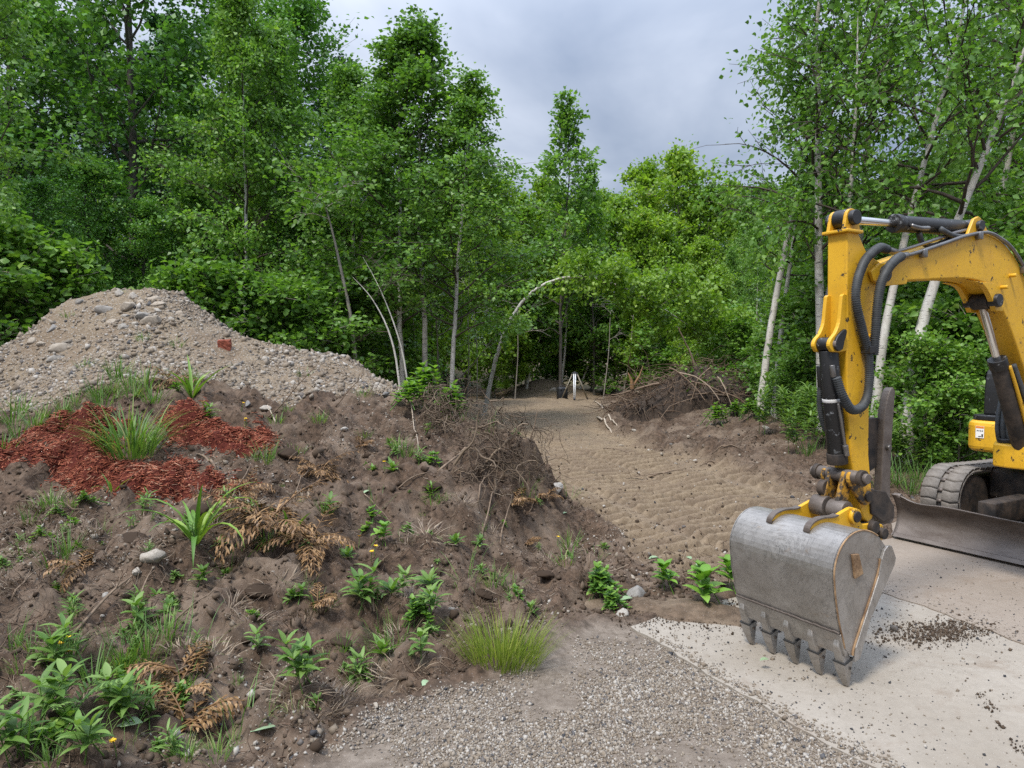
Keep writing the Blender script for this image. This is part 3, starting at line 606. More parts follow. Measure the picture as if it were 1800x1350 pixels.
def make_tree(name, seed, height, crown0, rad_fn, n_prim, elev, leaf_size, n_leaf, trunk_r, wob=0.02, droop=.3, flat=.5, bend=None, spread=.11, curve=.15, six=False, sec=6, fork=0, sides=7):
    """returns (wood mesh, crown mesh) in tree space, base at origin"""
    rng = np.random.default_rng(seed); wood = MB()
    nseg = 16; ts = np.linspace(0, 1, nseg)
    if bend is None:
        path = np.zeros((nseg, 3)); path[:, 2] = ts * height
        w = np.cumsum(rng.normal(0, wob * height / 4, (nseg, 2)), 0); w[0] = 0; path[:, :2] += w * ts[:, None] ** .5
    else:
        bp = np.array(bend, float); s0 = np.linspace(0, 1, len(bp)); 
        path = np.stack([np.interp(ts, s0, bp[:, k]) for k in range(3)], -1)
        for _ in range(2): path[1:-1] = (path[:-2] + 2 * path[1:-1] + path[2:]) / 4
    thin = []
    rad = trunk_r * np.maximum(1 - ts * .93, .05) ** .85; rad[0] *= 1.25
    wood.tube(path, rad, sides, r=0.5); thin.append(np.zeros(nseg * sides))
    tips_P, tips_D = [], []
    def tr(t): return np.array([np.interp(t, ts, path[:, k]) for k in range(3)])
    az0 = rng.uniform(0, 6.28)
    prim = [(crown0 + (1 - crown0) * ((k + rng.uniform(-.4, .4)) / n_prim), az0 + k * 2.399 + rng.normal(0, .35), 1.0) for k in range(n_prim)]
    for t, az, ls in prim:
        t = min(max(t, crown0 * .9), .985); rel = (t - crown0) / (1 - crown0)
        L = max(.25, rad_fn(max(0, rel)) * rng.uniform(.65, 1.2)) * ls
        el = elev + rng.normal(0, .2) + .35 * rel
        d = np.array([math.cos(az) * math.cos(el), math.sin(az) * math.cos(el), math.sin(el)]); p = tr(t); pts = [p]
        ns = 6
        for k in range(ns):
            d = norm(d + np.array([0, 0, curve * (.5 - k / ns * 1.6)]) + rng.normal(0, .13, 3)); p = p + d * L / ns; pts.append(p)
        pts = np.array(pts); r0 = min(np.interp(t, ts, rad) * .6, .012 + L * .011)
        wood.tube(pts, np.linspace(r0, .004, ns + 1), 4, r=.5); thin.append(np.ones((ns + 1) * 4))
        for k in range(sec):
            f = rng.uniform(.22, 1.0); i = min(int(f * ns), ns - 1); q = pts[i] + (pts[i + 1] - pts[i]) * (f * ns - i)
            dd = norm(norm(pts[min(i + 1, ns)] - pts[i]) + rng.normal(0, .6, 3) * np.array([1, 1, .7])); l2 = L * rng.uniform(.18, .42) + .15
            sub = [q]
            for m in range(3):
                dd = norm(dd + rng.normal(0, .18, 3) + np.array([0, 0, -.10 * droop])); sub.append(sub[-1] + dd * l2 / 3)
            sub = np.array(sub); wood.tube(sub, np.linspace(.007, .003, 4), 3, r=.5); thin.append(np.ones(12))
            for m in range(1, 4): tips_P.append(sub[m]); tips_D.append(dd)
            tips_P.append((sub[1] + sub[2]) / 2); tips_D.append(dd)
    for k in range(10): tips_P.append(tr(rng.uniform(.93, 1.0))); tips_D.append(np.array([0, 0, .6]))
    tp, td = np.array(tips_P), np.array(tips_D)
    w_ = rng.gamma(1.6, 1.0, len(tp)); idx = rng.choice(len(tp), n_leaf, p=w_ / w_.sum())
    P = tp[idx] + rng.normal(0, spread, (n_leaf, 3)) * np.array([1, 1, .75])
    v, f, k = leaves(P, td[idx], leaf_size, rng, droop, flat, six)
    clus = rng.random(len(tp))[idx] * .45 + rng.random(n_leaf) * .55
    crown = make_mesh(name + '_crown', v, f, None, {'rnd': np.repeat(clus, k)})
    me = make_mesh(name + '_trunk', np.vstack(wood.v), np.vstack(wood.q), None, {'thin': np.concatenate(thin)}, True)
    return me, crown
birch_r = lambda s: (lambda r: 1.55 * (r ** .35) * (1 - r) ** .75 + .25)(min(max(s, 0.02), .99))
def cone(mx, c=.12): return lambda s: mx * (1 - min(max(s, 0), .99)) ** 1.1 * min(1, .45 + max(s, 0) * 4) + c
def rf(mx, a=.5, b=.8, c=.3): return lambda s: mx * (min(max(s, .02), .99) ** a) * (1 - min(max(s, .02), .99)) ** b * 1.6 + c
PROTO = {
 'birch_a': (make_tree('birch', 1, 10.0, .30, cone(2.1, .25), 36, .50, .082, 8600, .10, .012, .55, .25, six=True, spread=.13), 'birch_bark', 'birch_leaf'),
 'birch_b': (make_tree('birch', 2, 10.0, .34, cone(2.3, .25), 34, .45, .082, 7800, .09, .016, .55, .25, six=True, spread=.14), 'birch_bark', 'birch_leaf'),
 'birch_c': (make_tree('birch', 3, 9.0, .28, cone(2.5), 50, .50, .074, 14500, .055, .012, .5, .3), 'birch_bark', 'birch_leaf'),
 'birch_d': (make_tree('birch', 4, 9.0, .34, cone(2.2), 44, .58, .074, 11000, .05, .014, .5, .3), 'birch_bark', 'birch_leaf'),
 'oak_a': (make_tree('oak', 5, 12.0, .22, rf(3.0, .3, .55), 40, .40, .125, 22000, .17, .012, .25, .65, sec=9, spread=.20), 'grey_bark', 'oak_leaf'),
 'oak_b': (make_tree('oak', 6, 12.0, .15, rf(2.6, .3, .6), 44, .45, .115, 20000, .13, .014, .25, .65, sec=9, spread=.20), 'grey_bark', 'oak_leaf'),
 'maple_a': (make_tree('maple', 7, 8.0, .14, rf(1.75, .3, .6), 40, .60, .13, 11000, .07, .014, .3, .55, sec=7, spread=.16), 'pale_bark', 'maple_leaf'),
 'maple_b': (make_tree('maple', 8, 8.0, .10, rf(1.45, .3, .7), 40, .65, .13, 10000, .06, .016, .3, .55, sec=7, spread=.16), 'pale_bark', 'maple_leaf'),
 'slender': (make_tree('slender', 9, 10.0, .20, cone(2.6), 44, .62, .12, 6000, .06, .014, .3, .5, spread=.13), 'grey_bark', 'birch_leaf'),
 'hemlock': (make_tree('hemlock', 10, 12.0, .08, rf(1.9, .12, .9), 64, .02, .13, 19000, .14, .006, .45, .6, sec=10, spread=.10, curve=-.02), 'grey_bark', 'needle'),
 'sapling_a': (make_tree('sapling', 11, 3.2, .10, rf(.75, .3, .5), 24, .75, .10, 3800, .022, .02, .35, .5, six=True, spread=.12), 'pale_bark', 'shrub_leaf'),
 'sapling_b': (make_tree('sapling', 12, 3.2, .06, rf(.95, .3, .4), 24, .60, .095, 4200, .02, .03, .35, .5, six=True, spread=.13), 'pale_bark', 'shrub_leaf'),
}
used_proto = set()
NAMES = {'birch_a': 'birch_tree', 'birch_b': 'birch_tree', 'birch_c': 'birch_tree', 'birch_d': 'birch_tree', 'oak_a': 'oak_tree', 'oak_b': 'oak_tree', 'maple_a': 'maple_tree', 'maple_b': 'maple_tree',
         'slender': 'poplar_tree', 'hemlock': 'hemlock_tree', 'sapling_a': 'sapling', 'sapling_b': 'sapling'}
PH = {'birch_a': 10, 'birch_b': 10, 'birch_c': 9, 'birch_d': 9, 'oak_a': 12, 'oak_b': 12, 'maple_a': 8, 'maple_b': 8, 'slender': 10, 'hemlock': 12, 'sapling_a': 3.2, 'sapling_b': 3.2}
def tree(kind, px, d, top, label, group=None, lean=(0, 0), rz=None, cat='tree', wide=1.0):
    """px: column of the foot in the photo, d: distance in metres, top: photo row of the tip"""
    (tm, cm), bm_, lm = PROTO[kind]
    x = (px - 900) / FPX * d; y = d; z = float(H(x, y)) - .04
    h = CAM_Z + (630 - top) / FPX * d - z; s = h / PH[kind]
    o = thing(NAMES[kind], label, cat, (x, y, z), (lean[1], lean[0], random.uniform(0, 6.28) if rz is None else rz), group, (s * wide, s * wide, s))
    o.rotation_mode = 'ZYX' if False else 'XYZ'
    add('trunk', tm, MAT[bm_], o); add('crown', cm, MAT[lm], o)
    return o
R = random.uniform
def w4(px): return 0 if px < 1430 else (1 if px < 1540 else (2 if px < 1700 else 3))
# --- left, behind the gravel pile
LB = 'birches left of the clearing'
tree('birch_a', -25, 9.6, -220, 'leafy birch hanging over the left shoulder of the gravel pile', None, (.0, 0), .3)
tree('birch_b', -210, 11.5, -200, 'birch standing outside the left shoulder of the gravel pile, behind the hanging one')
tree('oak_a', 240, 17, -140, 'big dark oak with a forked trunk rising behind the gravel pile crest')
tree('oak_b', 20, 18, -120, 'dark oak left of the forked oak, behind the hanging birch')
tree('oak_b', 530, 20, 20, 'dark oak between the grey-green birch and the tall birch trio')
tree('oak_a', 395, 22, -20, 'dark oak behind the grey-green birch')
tree('birch_c', 432, 15, 0, 'grey-green birch behind the right flank of the gravel pile')
tree('birch_d', 500, 16, 60, 'thin birch beside the grey-green birch')
tree('birch_c', 620, 16.5, 130, 'leafy birch left of the tall birch trio, behind the leaning bare pole', wide=1.1)
tree('birch_c', 703, 15, 80, 'tallest of the white birch trio beyond the soil bank', rz=1.0, wide=1.3)
tree('birch_d', 747, 15.3, 60, 'middle white birch of the trio beyond the soil bank', rz=2.0, wide=1.45)
tree('birch_c', 787, 14.6, 150, 'white birch of the trio nearest the dirt track, leaning toward it', lean=(.07, 0), rz=0, wide=1.3)
for px, d, top in ((90, 22, 20), (180, 25, 60), (310, 26, 40), (465, 27, 60), (600, 26, 120), (-90, 20, -50), (680, 28, 180), (-300, 22, -60), (780, 32, 260)):
    tree('hemlock', px, d, top, 'dark hemlock deep in the wood behind the gravel pile', 'hemlocks behind the gravel pile')
for px, d, top in ((150, 14.5, 300), (350, 15.5, 330), (530, 16, 360), (60, 13, 330), (600, 18, 380), (440, 18, 300), (260, 15.0, 360), (680, 19, 330), (760, 20, 330)):
    w_ = 0 if px < 160 else (1 if px < 420 else 2); tree(random.choice(['maple_a', 'maple_b']) if d > 17 else 'oak_b', px, d, top, 'low dark broadleaf tree ' + ['behind the left shoulder of the gravel pile', 'behind the crest of the gravel pile', 'between the gravel pile and the birch trio'][w_], 'low broadleaf trees ' + ['left', 'crest', 'flank'][w_] + ' of the gravel pile')
for px, d, top in ((20, 12.2, 440), (110, 12.5, 470), (400, 13, 500), (480, 13.2, 520), (555, 13.5, 530), (640, 16, 520), (700, 18, 530), (330, 13, 500), (-60, 11.5, 420), (590, 15, 500)):
    w_ = 0 if px < 160 else (1 if px < 450 else 2); tree(random.choice(['sapling_a', 'sapling_b']), px, d, top, 'leafy sapling at the edge of the wood ' + ['behind the left shoulder of the gravel pile', 'behind the brick-strewn slope of the gravel pile', 'around the foot of the reddish leaning pole'][w_], 'saplings ' + ['left', 'middle', 'right'][w_] + ' behind the gravel pile', cat='sapling', wide=1.3)
# --- middle, beyond the dirt track
for px, d, top, k in ((862, 25, 335, 'maple_a'), (925, 27, 355, 'maple_b'), (1045, 27, 300, 'slender'), (1080, 29, 365, 'maple_a'), (1125, 27.5, 385, 'maple_b'), (1165, 29, 400, 'maple_a'), (1010, 29.5, 380, 'maple_a'), (820, 27, 330, 'maple_b'), (960, 31, 330, 'maple_a')):
    w_ = 0 if px < 950 else (1 if px < 1060 else 2); tree(k, px, d, top, ['bright green young tree behind the arched birch stem', 'green young tree beside the tall slender one behind the tripod', 'bright yellow-green young tree beyond the brush pile and tripod'][w_], ['young trees behind the arched birch', 'young trees behind the tripod', 'young trees beyond the brush pile'][w_])
tree('slender', 985, 26, 185, 'tall slender tree standing above the others at the end of the track', wide=1.1)
tree('maple_a', 1185, 37, 285, 'bushy broad-topped tree rising behind the bright young maples', wide=1.0)
tree('maple_b', 1140, 39, 300, 'bushy tree left of the broad-topped one, behind the bright young maples')
for px, d, top, k in ((1235, 37, 350, 'maple_a'), (1275, 40, 335, 'maple_b'), (1310, 38, 355, 'birch_c'), (1345, 33, 330, 'birch_c'), (1225, 31, 430, 'maple_b'), (1285, 29, 440, 'birch_d'), (1330, 27, 420, 'birch_c'), (1255, 26, 480, 'maple_a'), (1400, 30, 330, 'maple_a')):
    tree(k, px, d, top, 'hazy green tree in the wood behind the brush pile', 'trees behind the brush pile')
for k in range(34):
    px = -420 + k * 78 + R(-25, 25); d = R(42, 62)
    tree(random.choice(['maple_a', 'maple_b', 'oak_b', 'hemlock', 'maple_a']), px, d, R(315, 385) if 820 < px < 1420 else (R(330, 420) if px > 1400 else R(230, 340)), 'distant tree in the back rows of the wood', 'back rows of the wood', wide=1.2)
for k, (px, d, top) in enumerate(((870, 25, 575), (905, 26.5, 560), (935, 27.5, 560), (985, 29.3, 540), (1040, 28.6, 550), (1085, 27, 545), (1125, 25.5, 540), (1165, 24, 560), (1210, 22.5, 550), (1245, 21, 570), (1285, 20, 560), (1010, 30.5, 520), (890, 29, 540), (1150, 27, 520), (1300, 18.5, 580), (960, 31, 500))):
    tree(random.choice(['sapling_a', 'maple_b', 'maple_a', 'sapling_b']), px, d, top, ['leafy sapling left of the far spoil mound', 'leafy sapling in the dark wood edge behind the tripod', 'leafy sapling behind the brush pile'][0 if px < 950 else (1 if px < 1100 else 2)], ['saplings left of the spoil mound', 'saplings behind the tripod', 'saplings behind the brush pile'][0 if px < 950 else (1 if px < 1100 else 2)], cat='sapling', wide=1.35)
# --- right, behind the excavator
tree('birch_a', 1448, 11.6, -190, 'tall white birch directly behind the excavator arm', None, (.03, 0), 2.2)
tree('birch_b', 1490, 12.4, -150, 'tall white birch to the right of the one behind the excavator arm', None, (.03, 0), 0)
for px, d, top, k, ln in ((1700, 13, -150, 'birch_b', .1), (1800, 12.5, -200, 'birch_a', .05), (1930, 12, -200, 'birch_b', 0), (2080, 13, -200, 'birch_a', 0), (1640, 15, 60, 'birch_a', .06), (1760, 16, 90, 'birch_b', .04), (1880, 17, 40, 'birch_a', .0)):
    tree(k, px, d, top, 'birch in the stand behind the excavator body', 'birches behind the excavator body', (ln, 0), 0)
for px, d, top, k in ((1420, 19, 330, 'maple_a'), (1500, 18, 350, 'maple_b'), (1580, 19, 310, 'oak_b'), (1680, 20, 330, 'maple_b'), (1790, 20, 280, 'maple_a'), (1450, 24, 330, 'maple_a'), (1550, 24, 320, 'maple_b'), (1640, 26, 300, 'maple_a'), (1890, 22, 200, 'oak_b')):
    tree(k, px, d, top, 'green broadleaf tree deeper in the wood behind the excavator', 'broadleaf trees behind the excavator')
for px, d, top in ((1385, 15, 560), (1420, 13.4, 540), (1465, 12.2, 520), (1440, 15, 500), (1510, 12.0, 560), (1560, 11.8, 570), (1610, 11.2, 580), (1655, 10.6, 560), (1705, 10.2, 560), (1760, 9.6, 480), (1585, 13.5, 470), (1670, 13, 460), (1740, 12, 430), (1500, 14.5, 470), (1830, 9.8, 470), (1350, 15.5, 600), (1395, 12.2, 640), (1415, 11.2, 690), (1630, 9.4, 620), (1690, 9.2, 640)):
    tree(random.choice(['sapling_a', 'sapling_b']), px, d, top, ['leafy sapling between the brush pile and the excavator arm', 'leafy sapling behind the excavator arm', 'leafy sapling standing behind the excavator boom', 'leafy sapling behind the excavator body'][w4(px)], 'undergrowth saplings ' + ['by the brush pile', 'behind the arm', 'behind the boom', 'behind the body'][w4(px)], cat='sapling', wide=1.25)

# --- stems with shapes of their own
def bent_tree(name, label, pix, d, r0, leaf_n, mat_b, mat_l, seed, leaf_size=.10, crown0=.45, rad=1.0, cat='tree', dd=0.0, elev=.2):
    """a stem through photo points at about distance d (its foot on the ground)"""
    base = at_depth(*pix[0], d); z0 = float(H(base[0], base[1])) - .05
    pts = [np.array([0, 0, 0])] + [at_depth(px, py, d + dd * (i + 1)) - np.array([base[0], base[1], z0]) for i, (px, py) in enumerate(pix[1:])]
    L = sum(np.linalg.norm(pts[i + 1] - pts[i]) for i in range(len(pts) - 1))
    tm, cm = make_tree(name, seed, L, crown0, rf(rad, .3, .4), 26 if leaf_n > 1000 else (6 if leaf_n else 3), elev, leaf_size, max(leaf_n, 8), r0, 0, .5, .4, bend=pts, spread=.16, six=True)
    o = thing(name, label, cat, (base[0], base[1], z0))
    add('trunk', tm, MAT[mat_b], o)
    if leaf_n: add('crown', cm, MAT[mat_l], o)
    return o
bent_tree('bent_birch', 'white birch bowed over in an arch at the end of the dirt track', [(850, 700), (866, 640), (882, 590), (905, 540), (935, 508), (970, 490), (1015, 480), (1070, 490), (1130, 520), (1190, 555), (1250, 600)], 18.5, .06, 8000, 'birch_bark', 'maple_leaf', 31, .10, .62, 1.1)
bent_tree('bent_sapling', 'thin pale stem bowed across the foot of the arched birch', [(778, 705), (800, 672), (832, 640), (858, 606), (885, 570)], 17.5, .028, 500, 'pale_bark', 'shrub_leaf', 32, .10, .7, .5)
bent_tree('bare_pole', 'reddish dead pole leaning left above the gravel pile flank', [(636, 650), (620, 570), (605, 500), (590, 430), (575, 370), (560, 330)], 13.5, .045, 500, 'pale_bark', 'shrub_leaf', 33, .10, .75, .7)
bent_tree('bare_pole', 'snapped pale birch pole leaning left, longer of a pair', [(727, 692), (712, 630), (690, 560), (665, 500), (638, 452)], 13.2, .021, 0, 'birch_bark', 'birch_leaf', 34)
bent_tree('bare_pole', 'snapped pale birch pole leaning left, thicker of a pair', [(712, 690), (698, 630), (680, 570), (652, 520), (620, 487)], 13.0, .025, 0, 'birch_bark', 'birch_leaf', 35)
for k, (pix, d, r0) in enumerate([([(925, 690), (932, 650), (942, 610), (958, 578)], 27, .06), ([(986, 690), (992, 630), (996, 570), (1000, 500)], 27.5, .07), ([(1018, 690), (1035, 640), (1052, 590), (1072, 540)], 28, .05), ([(1112, 700), (1122, 640), (1135, 590)], 27, .04)]):
    bent_tree('thin_birch', ['short curved white birch stem behind the far spoil mound', 'upright pale trunk behind the black case', 'slanting pale stem behind the tripod', 'thin slanting stem behind the left end of the brush pile'][k], pix, d, r0, 900, 'birch_bark', 'shrub_leaf', 40 + k, .11, .65, .8)

RB = [([(1335, 705), (1350, 600), (1368, 500), (1388, 400), (1400, 330), (1420, 240), (1438, 150), (1452, 70)], 13.0, .075, 2200, 'white birch with a clear leaning trunk beside the brush pile'),
      ([(1360, 705), (1371, 600), (1384, 500), (1395, 420), (1406, 340), (1415, 260)], 13.4, .06, 1300, 'second white birch beside the brush pile, just behind the first'),
      ([(1592, 700), (1604, 625), (1630, 540), (1650, 470), (1690, 370), (1725, 290), (1770, 170), (1800, 90), (1835, -10)], 9.6, .085, 3000, 'strongly leaning white birch crossing behind the excavator boom'),
      ([(1535, 700), (1548, 610), (1565, 530), (1590, 420), (1615, 320), (1640, 230), (1670, 120), (1695, 20), (1710, -60)], 10.2, .07, 3000, 'gently leaning white birch standing behind the excavator boom'),
      ([(1476, 700), (1480, 580), (1487, 450), (1496, 330), (1503, 220), (1507, 120), (1508, 20)], 10.9, .06, 1800, 'slim white birch just right of the excavator arm')]
for k, (pix, d, r0, nl, lab) in enumerate(RB):
    bent_tree('birch_tree', lab, pix, d, r0, nl, 'birch_bark', 'birch_leaf', 60 + k, .08, .42, 1.05 if k < 2 else 1.4, elev=.35)

for k, (x0, x1, d, top) in enumerate([(655, 648, 16, 470), (680, 690, 17, 430), (728, 726, 18, 480), (765, 770, 16.5, 520), (772, 760, 19, 440), (820, 826, 18, 470), (838, 832, 21, 500), (595, 588, 15, 500), (520, 524, 15.5, 520), (548, 541, 16.5, 480), (905, 915, 24, 560), (1060, 1085, 25, 560), (1095, 1130, 25.5, 580)]):
    bent_tree('thin_sapling', 'thin bare grey stem standing among the birches beyond the soil bank' if x0 < 880 else 'thin bare stem in the dark wood edge behind the track', [(x0, 690), (x0 * .7 + x1 * .3 + 3, 620), (x0 * .4 + x1 * .6 - 2, 540), (x1, top)], d, .022, 0, 'pale_bark', 'shrub_leaf', 90 + k, cat='sapling')['group'] = 'thin bare stems among the birches' if x0 < 880 else 'thin bare stems behind the track'
# ================================================================== EXCAVATOR (local frame: x = forward, y = to its side, z = up; origin under the bucket teeth)
t = NT('yellow_paint'); n1 = t.noise(3.5, 5, 0.6); n2 = t.noise(26, 5, 0.72); n3 = t.noise(60, 4, 0.7, t.coord('Object', (1, 1, .3)))
c = t.mix(t.ramp(n1, [(0.3, 0), (0.7, 1)]), (0.56, 0.300, 0.014), (0.68, 0.385, 0.018))
c = t.mix(t.ramp(n2, [(0.56, 0), (0.74, .5)]), c, (0.26, 0.15, 0.03)); c = t.mix(t.ramp(n3, [(0.58, 0), (0.78, .5)]), c, (0.20, 0.125, 0.035))
c = t.mix(t.ramp(t.noise(14, 6, 0.75, None, .4), [(0.60, 0), (0.625, 1)]), c, (0.030, 0.024, 0.019))
t.bump(n2, .08, .01); MAT['yellow'] = t.fin(c, t.ramp(n1, [(0.3, 0.38), (0.7, 0.58)]), 0, 0.45)
t = NT('dirty_yellow'); c = t.mix(t.ramp(t.noise(16, 6, .72), [(0.42, 0), (0.56, 1)]), (0.48, 0.245, 0.02), (0.035, 0.028, 0.023)); MAT['dirty_yellow'] = t.fin(c, .6, 0, .4)
t = NT('bucket_steel'); n1 = t.noise(4, 6, 0.65); n2 = t.noise(9, 6, 0.75, t.coord('Object', (6, 1, .9))); n3 = t.noise(30, 4, .7)
c = t.mix(t.ramp(n1, [(0.3, 0), (0.7, 1)]), (0.235, 0.215, 0.190), (0.385, 0.362, 0.335))
c = t.mix(t.ramp(n2, [(0.52, 0), (0.72, 0.6)]), c, (0.17, 0.145, 0.12))
c = t.mix(t.ramp(t.noise(5, 6, .7, None, 1.2), [(0.60, 0), (0.74, .7)]), c, (0.24, 0.155, 0.085))
sc_ = t.noise(1.6, 8, 0.82, None, 3.0); c = t.mix(t.ramp(sc_, [(0.490, 0), (0.5, .9), (0.510, 0)]), c, (0.10, 0.095, 0.09))
t.bump(t.math('ADD', n3, n1), .10, .01); MAT['steel'] = t.fin(c, t.ramp(n1, [(0.3, .30), (.7, .50)]), 0.6, 0.5)
t = NT('worn_steel'); n1 = t.noise(6, 6, 0.7, t.coord('Object', (1, .3, 1)))
c = t.mix(t.ramp(n1, [(0.3, 0), (0.7, 1)]), (0.075, 0.056, 0.044), (0.19, 0.162, 0.142))
t.bump(t.noise(40, 4, .7), .2, .01); MAT['worn_steel'] = t.fin(c, .55, .35, .4)
t = NT('black_paint'); c = t.mix(t.ramp(t.noise(22, 6, .75), [(0.60, 0), (0.67, 1)]), t.mix(t.noise(5, 4, .6), (0.006, 0.006, 0.007), (0.018, 0.017, 0.016)), (0.22, 0.23, 0.24))
MAT['black'] = t.fin(c, .45, 0, .5)
t = NT('dirty_black'); c = t.mix(t.ramp(t.noise(7, 6, .7), [(0.4, 0), (0.7, 1)]), (0.018, 0.016, 0.015), (0.085, 0.062, 0.046)); MAT['dirty_black'] = t.fin(c, .7, 0, .35)
t = NT('chrome'); MAT['chrome'] = t.fin(t.mix(t.noise(9, 3, .6), (0.62, 0.60, 0.57), (0.78, 0.77, 0.75)), .18, 1.0)
plain('hose_rubber', (0.050, 0.054, 0.056), .6, 0, .3, 30)
plain('line_steel', (0.20, 0.19, 0.18), .35, .8, .25, 12)
t = NT('track_rubber'); n1 = t.noise(9, 6, .7); c = t.mix(t.ramp(n1, [(0.3, 0), (0.7, 1)]), (0.10, 0.086, 0.072), (0.235, 0.212, 0.188)); t.bump(t.noise(60, 4, .7), .4, .01); MAT['track'] = t.fin(c, .9, 0, .2)
t = NT('rust'); n1 = t.noise(14, 6, .7); c = t.mix(t.ramp(n1, [(0.35, 0), (0.65, 1)]), (0.13, 0.075, 0.04), (0.36, 0.235, 0.13)); t.bump(n1, .5, .01); MAT['rust'] = t.fin(c, .85, .1, .3)
plain('white_label', (0.75, 0.74, 0.70), .5, 0, .05); plain('orange_label', (0.70, 0.22, 0.03), .5, 0, .05); plain('black_ink', (0.02, 0.02, 0.02), .6, 0, .1)
plain('cable_tie', (0.55, 0.54, 0.52), .5, 0, .1)

EXC_LOC = (1.533, 3.728, 0.0)
exc = thing('excavator', 'yellow mini excavator with a steel bucket resting its teeth on the concrete', 'excavator', EXC_LOC, (0, 0, -2.6238))
def prism(name, prof, w0, w1, mat, parent, bevel=.006, mirror=False):
    if mirror: prism(name, prof, -w1, -w0, mat, parent, bevel)
    bm = bmesh.new()
    for a, b_ in [(w0, w1)]:
        f = bm.faces.new([bm.verts.new((u, a, z)) for u, z in prof])
        ex = bmesh.ops.extrude_face_region(bm, geom=[f])
        for g in ex['geom']:
            if isinstance(g, bmesh.types.BMVert): g.co.y = b_
    bmesh.ops.recalc_face_normals(bm, faces=bm.faces[:])
    me = bpy.data.meshes.new(name); bm.to_mesh(me); bm.free()
    o = add(name, me, mat, parent)
    if bevel:
        m = o.modifiers.new('bevel', 'BEVEL'); m.width = bevel; m.segments = 2; m.limit_method = 'ANGLE'; m.angle_limit = math.radians(30)
    return o
def catmull(pts, m=10):
    p = np.array(pts, float); p = np.vstack([2 * p[0] - p[1], p, 2 * p[-1] - p[-2]]); out = []
    for i in range(1, len(p) - 2):
        for k in range(m):
            s = k / m; out.append(.5 * (2 * p[i] + (p[i + 1] - p[i - 1]) * s + (2 * p[i - 1] - 5 * p[i] + 4 * p[i + 1] - p[i + 2]) * s * s + (3 * p[i] - p[i - 1] - 3 * p[i + 1] + p[i + 2]) * s ** 3))
    out.append(p[-2]); return np.array(out)
def smooth_prof(pts, m=5): return [tuple(q) for q in catmull(pts, m)]
def cyl_part(name, p0, p1, rad, mat, parent, sides=20, bevel=.004):
    b_ = MB(); b_.cyl(p0, p1, rad, sides); o = b_.build(name, mat, parent, smooth=False, bevel=bevel)
    o.data.polygons.foreach_set('use_smooth', [len(p.vertices) == 4 for p in o.data.polygons]); return o
def pin(u, z, w0, w1, rad, mat, parent, name='pin'): return cyl_part(name, (u, w0, z), (u, w1, z), rad, mat, parent)
def hose(name, pts, rad, parent, ribbed=True, mat='hose_rubber', sides=10):
    c_ = catmull(pts, 14); seg = np.linalg.norm(np.diff(c_, axis=0), axis=1); L = seg.sum(); cum = np.concatenate([[0], np.cumsum(seg)])
    n_ = int(L / .0058) if ribbed else max(12, int(L / .02)); s_ = np.linspace(0, L, n_)
    q = np.stack([np.interp(s_, cum, c_[:, k]) for k in range(3)], -1)
    r_ = rad * (1 + (.15 * np.where(np.arange(n_) % 2 == 0, 1, -1) if ribbed else 0) * np.ones(n_))
    b_ = MB(); b_.tube(q, r_, sides, True); return b_.build(name, MAT[mat], parent, smooth=not ribbed)

# --- boom
boom_prof = smooth_prof([(-.55, 2.118), (-.772, 2.184), (-1.05, 2.257), (-1.347, 2.335), (-1.602, 2.372), (-1.843, 2.301), (-2.027, 2.156), (-2.22, 1.86), (-2.45, 1.48), (-2.68, 1.10), (-2.74, .93)], 3) + \
            smooth_prof([(-2.52, .88), (-2.36, 1.13), (-2.20, 1.36), (-2.057, 1.563), (-1.941, 1.729), (-1.792, 1.908), (-1.616, 2.050), (-1.45, 2.082), (-1.25, 2.080), (-.887, 2.050), (-.60, 2.030)], 3)
boom = prism('boom', boom_prof, -.085, .085, MAT['yellow'], exc, .008)
prism('cylinder_lug', smooth_prof([(-1.40, 2.075), (-1.55, 2.055), (-1.64, 1.98), (-1.70, 1.90)], 3) + [(-1.78, 1.90), (-1.80, 1.96), (-1.66, 2.07)], .058, .090, MAT['yellow'], boom, .004, True)
pin(-1.70, 1.965, -.10, .112, .042, MAT['black'], boom, 'boom_cylinder_pin')
prism('cylinder_lug', [(-1.37, 2.33), (-1.64, 2.36), (-1.55, 2.455), (-1.50, 2.475), (-1.45, 2.455)], .055, .075, MAT['yellow'], boom, .004, True)
prism('fork_plate', [(-.42, 2.07), (-.45, 2.02), (-.56, 2.0), (-.75, 2.02), (-.78, 2.17), (-.60, 2.13), (-.50, 2.12)], .068, .088, MAT['yellow'], boom, .004, True)
pin(-.54, 2.065, -.10, .105, .045, MAT['black'], boom, 'arm_pin')
for u, z in ((-1.86, 2.13), (-1.76, 2.05)): pin(u, z, .08, .125, .012, MAT['yellow'], boom, 'bolt_stud'); 
for w, dz in ((.097, -.008), (.045, .022)):
    hose('steel_line', [(-.70, w, 2.178 + dz), (-.864, w, 2.218 + dz), (-1.119, w, 2.288 + dz), (-1.328, w, 2.345 + dz), (-1.55, w, 2.384 + dz), (-1.70, w, 2.365 + dz), (-1.86, w, 2.308 + dz), (-2.04, w, 2.168 + dz), (-2.16, w, 1.99 + dz), (-2.3, w, 1.77 + dz)], .0115, boom, False, 'line_steel', 8)
for u, z in ((-.88, 2.205), (-1.46, 2.355), (-2.0, 2.18)):
    b_ = MB(); b_.box((u - .018, .082, z - .03), (u + .018, .118, z + .015)); b_.build('line_clamp', MAT['line_steel'], boom, bevel=.004)

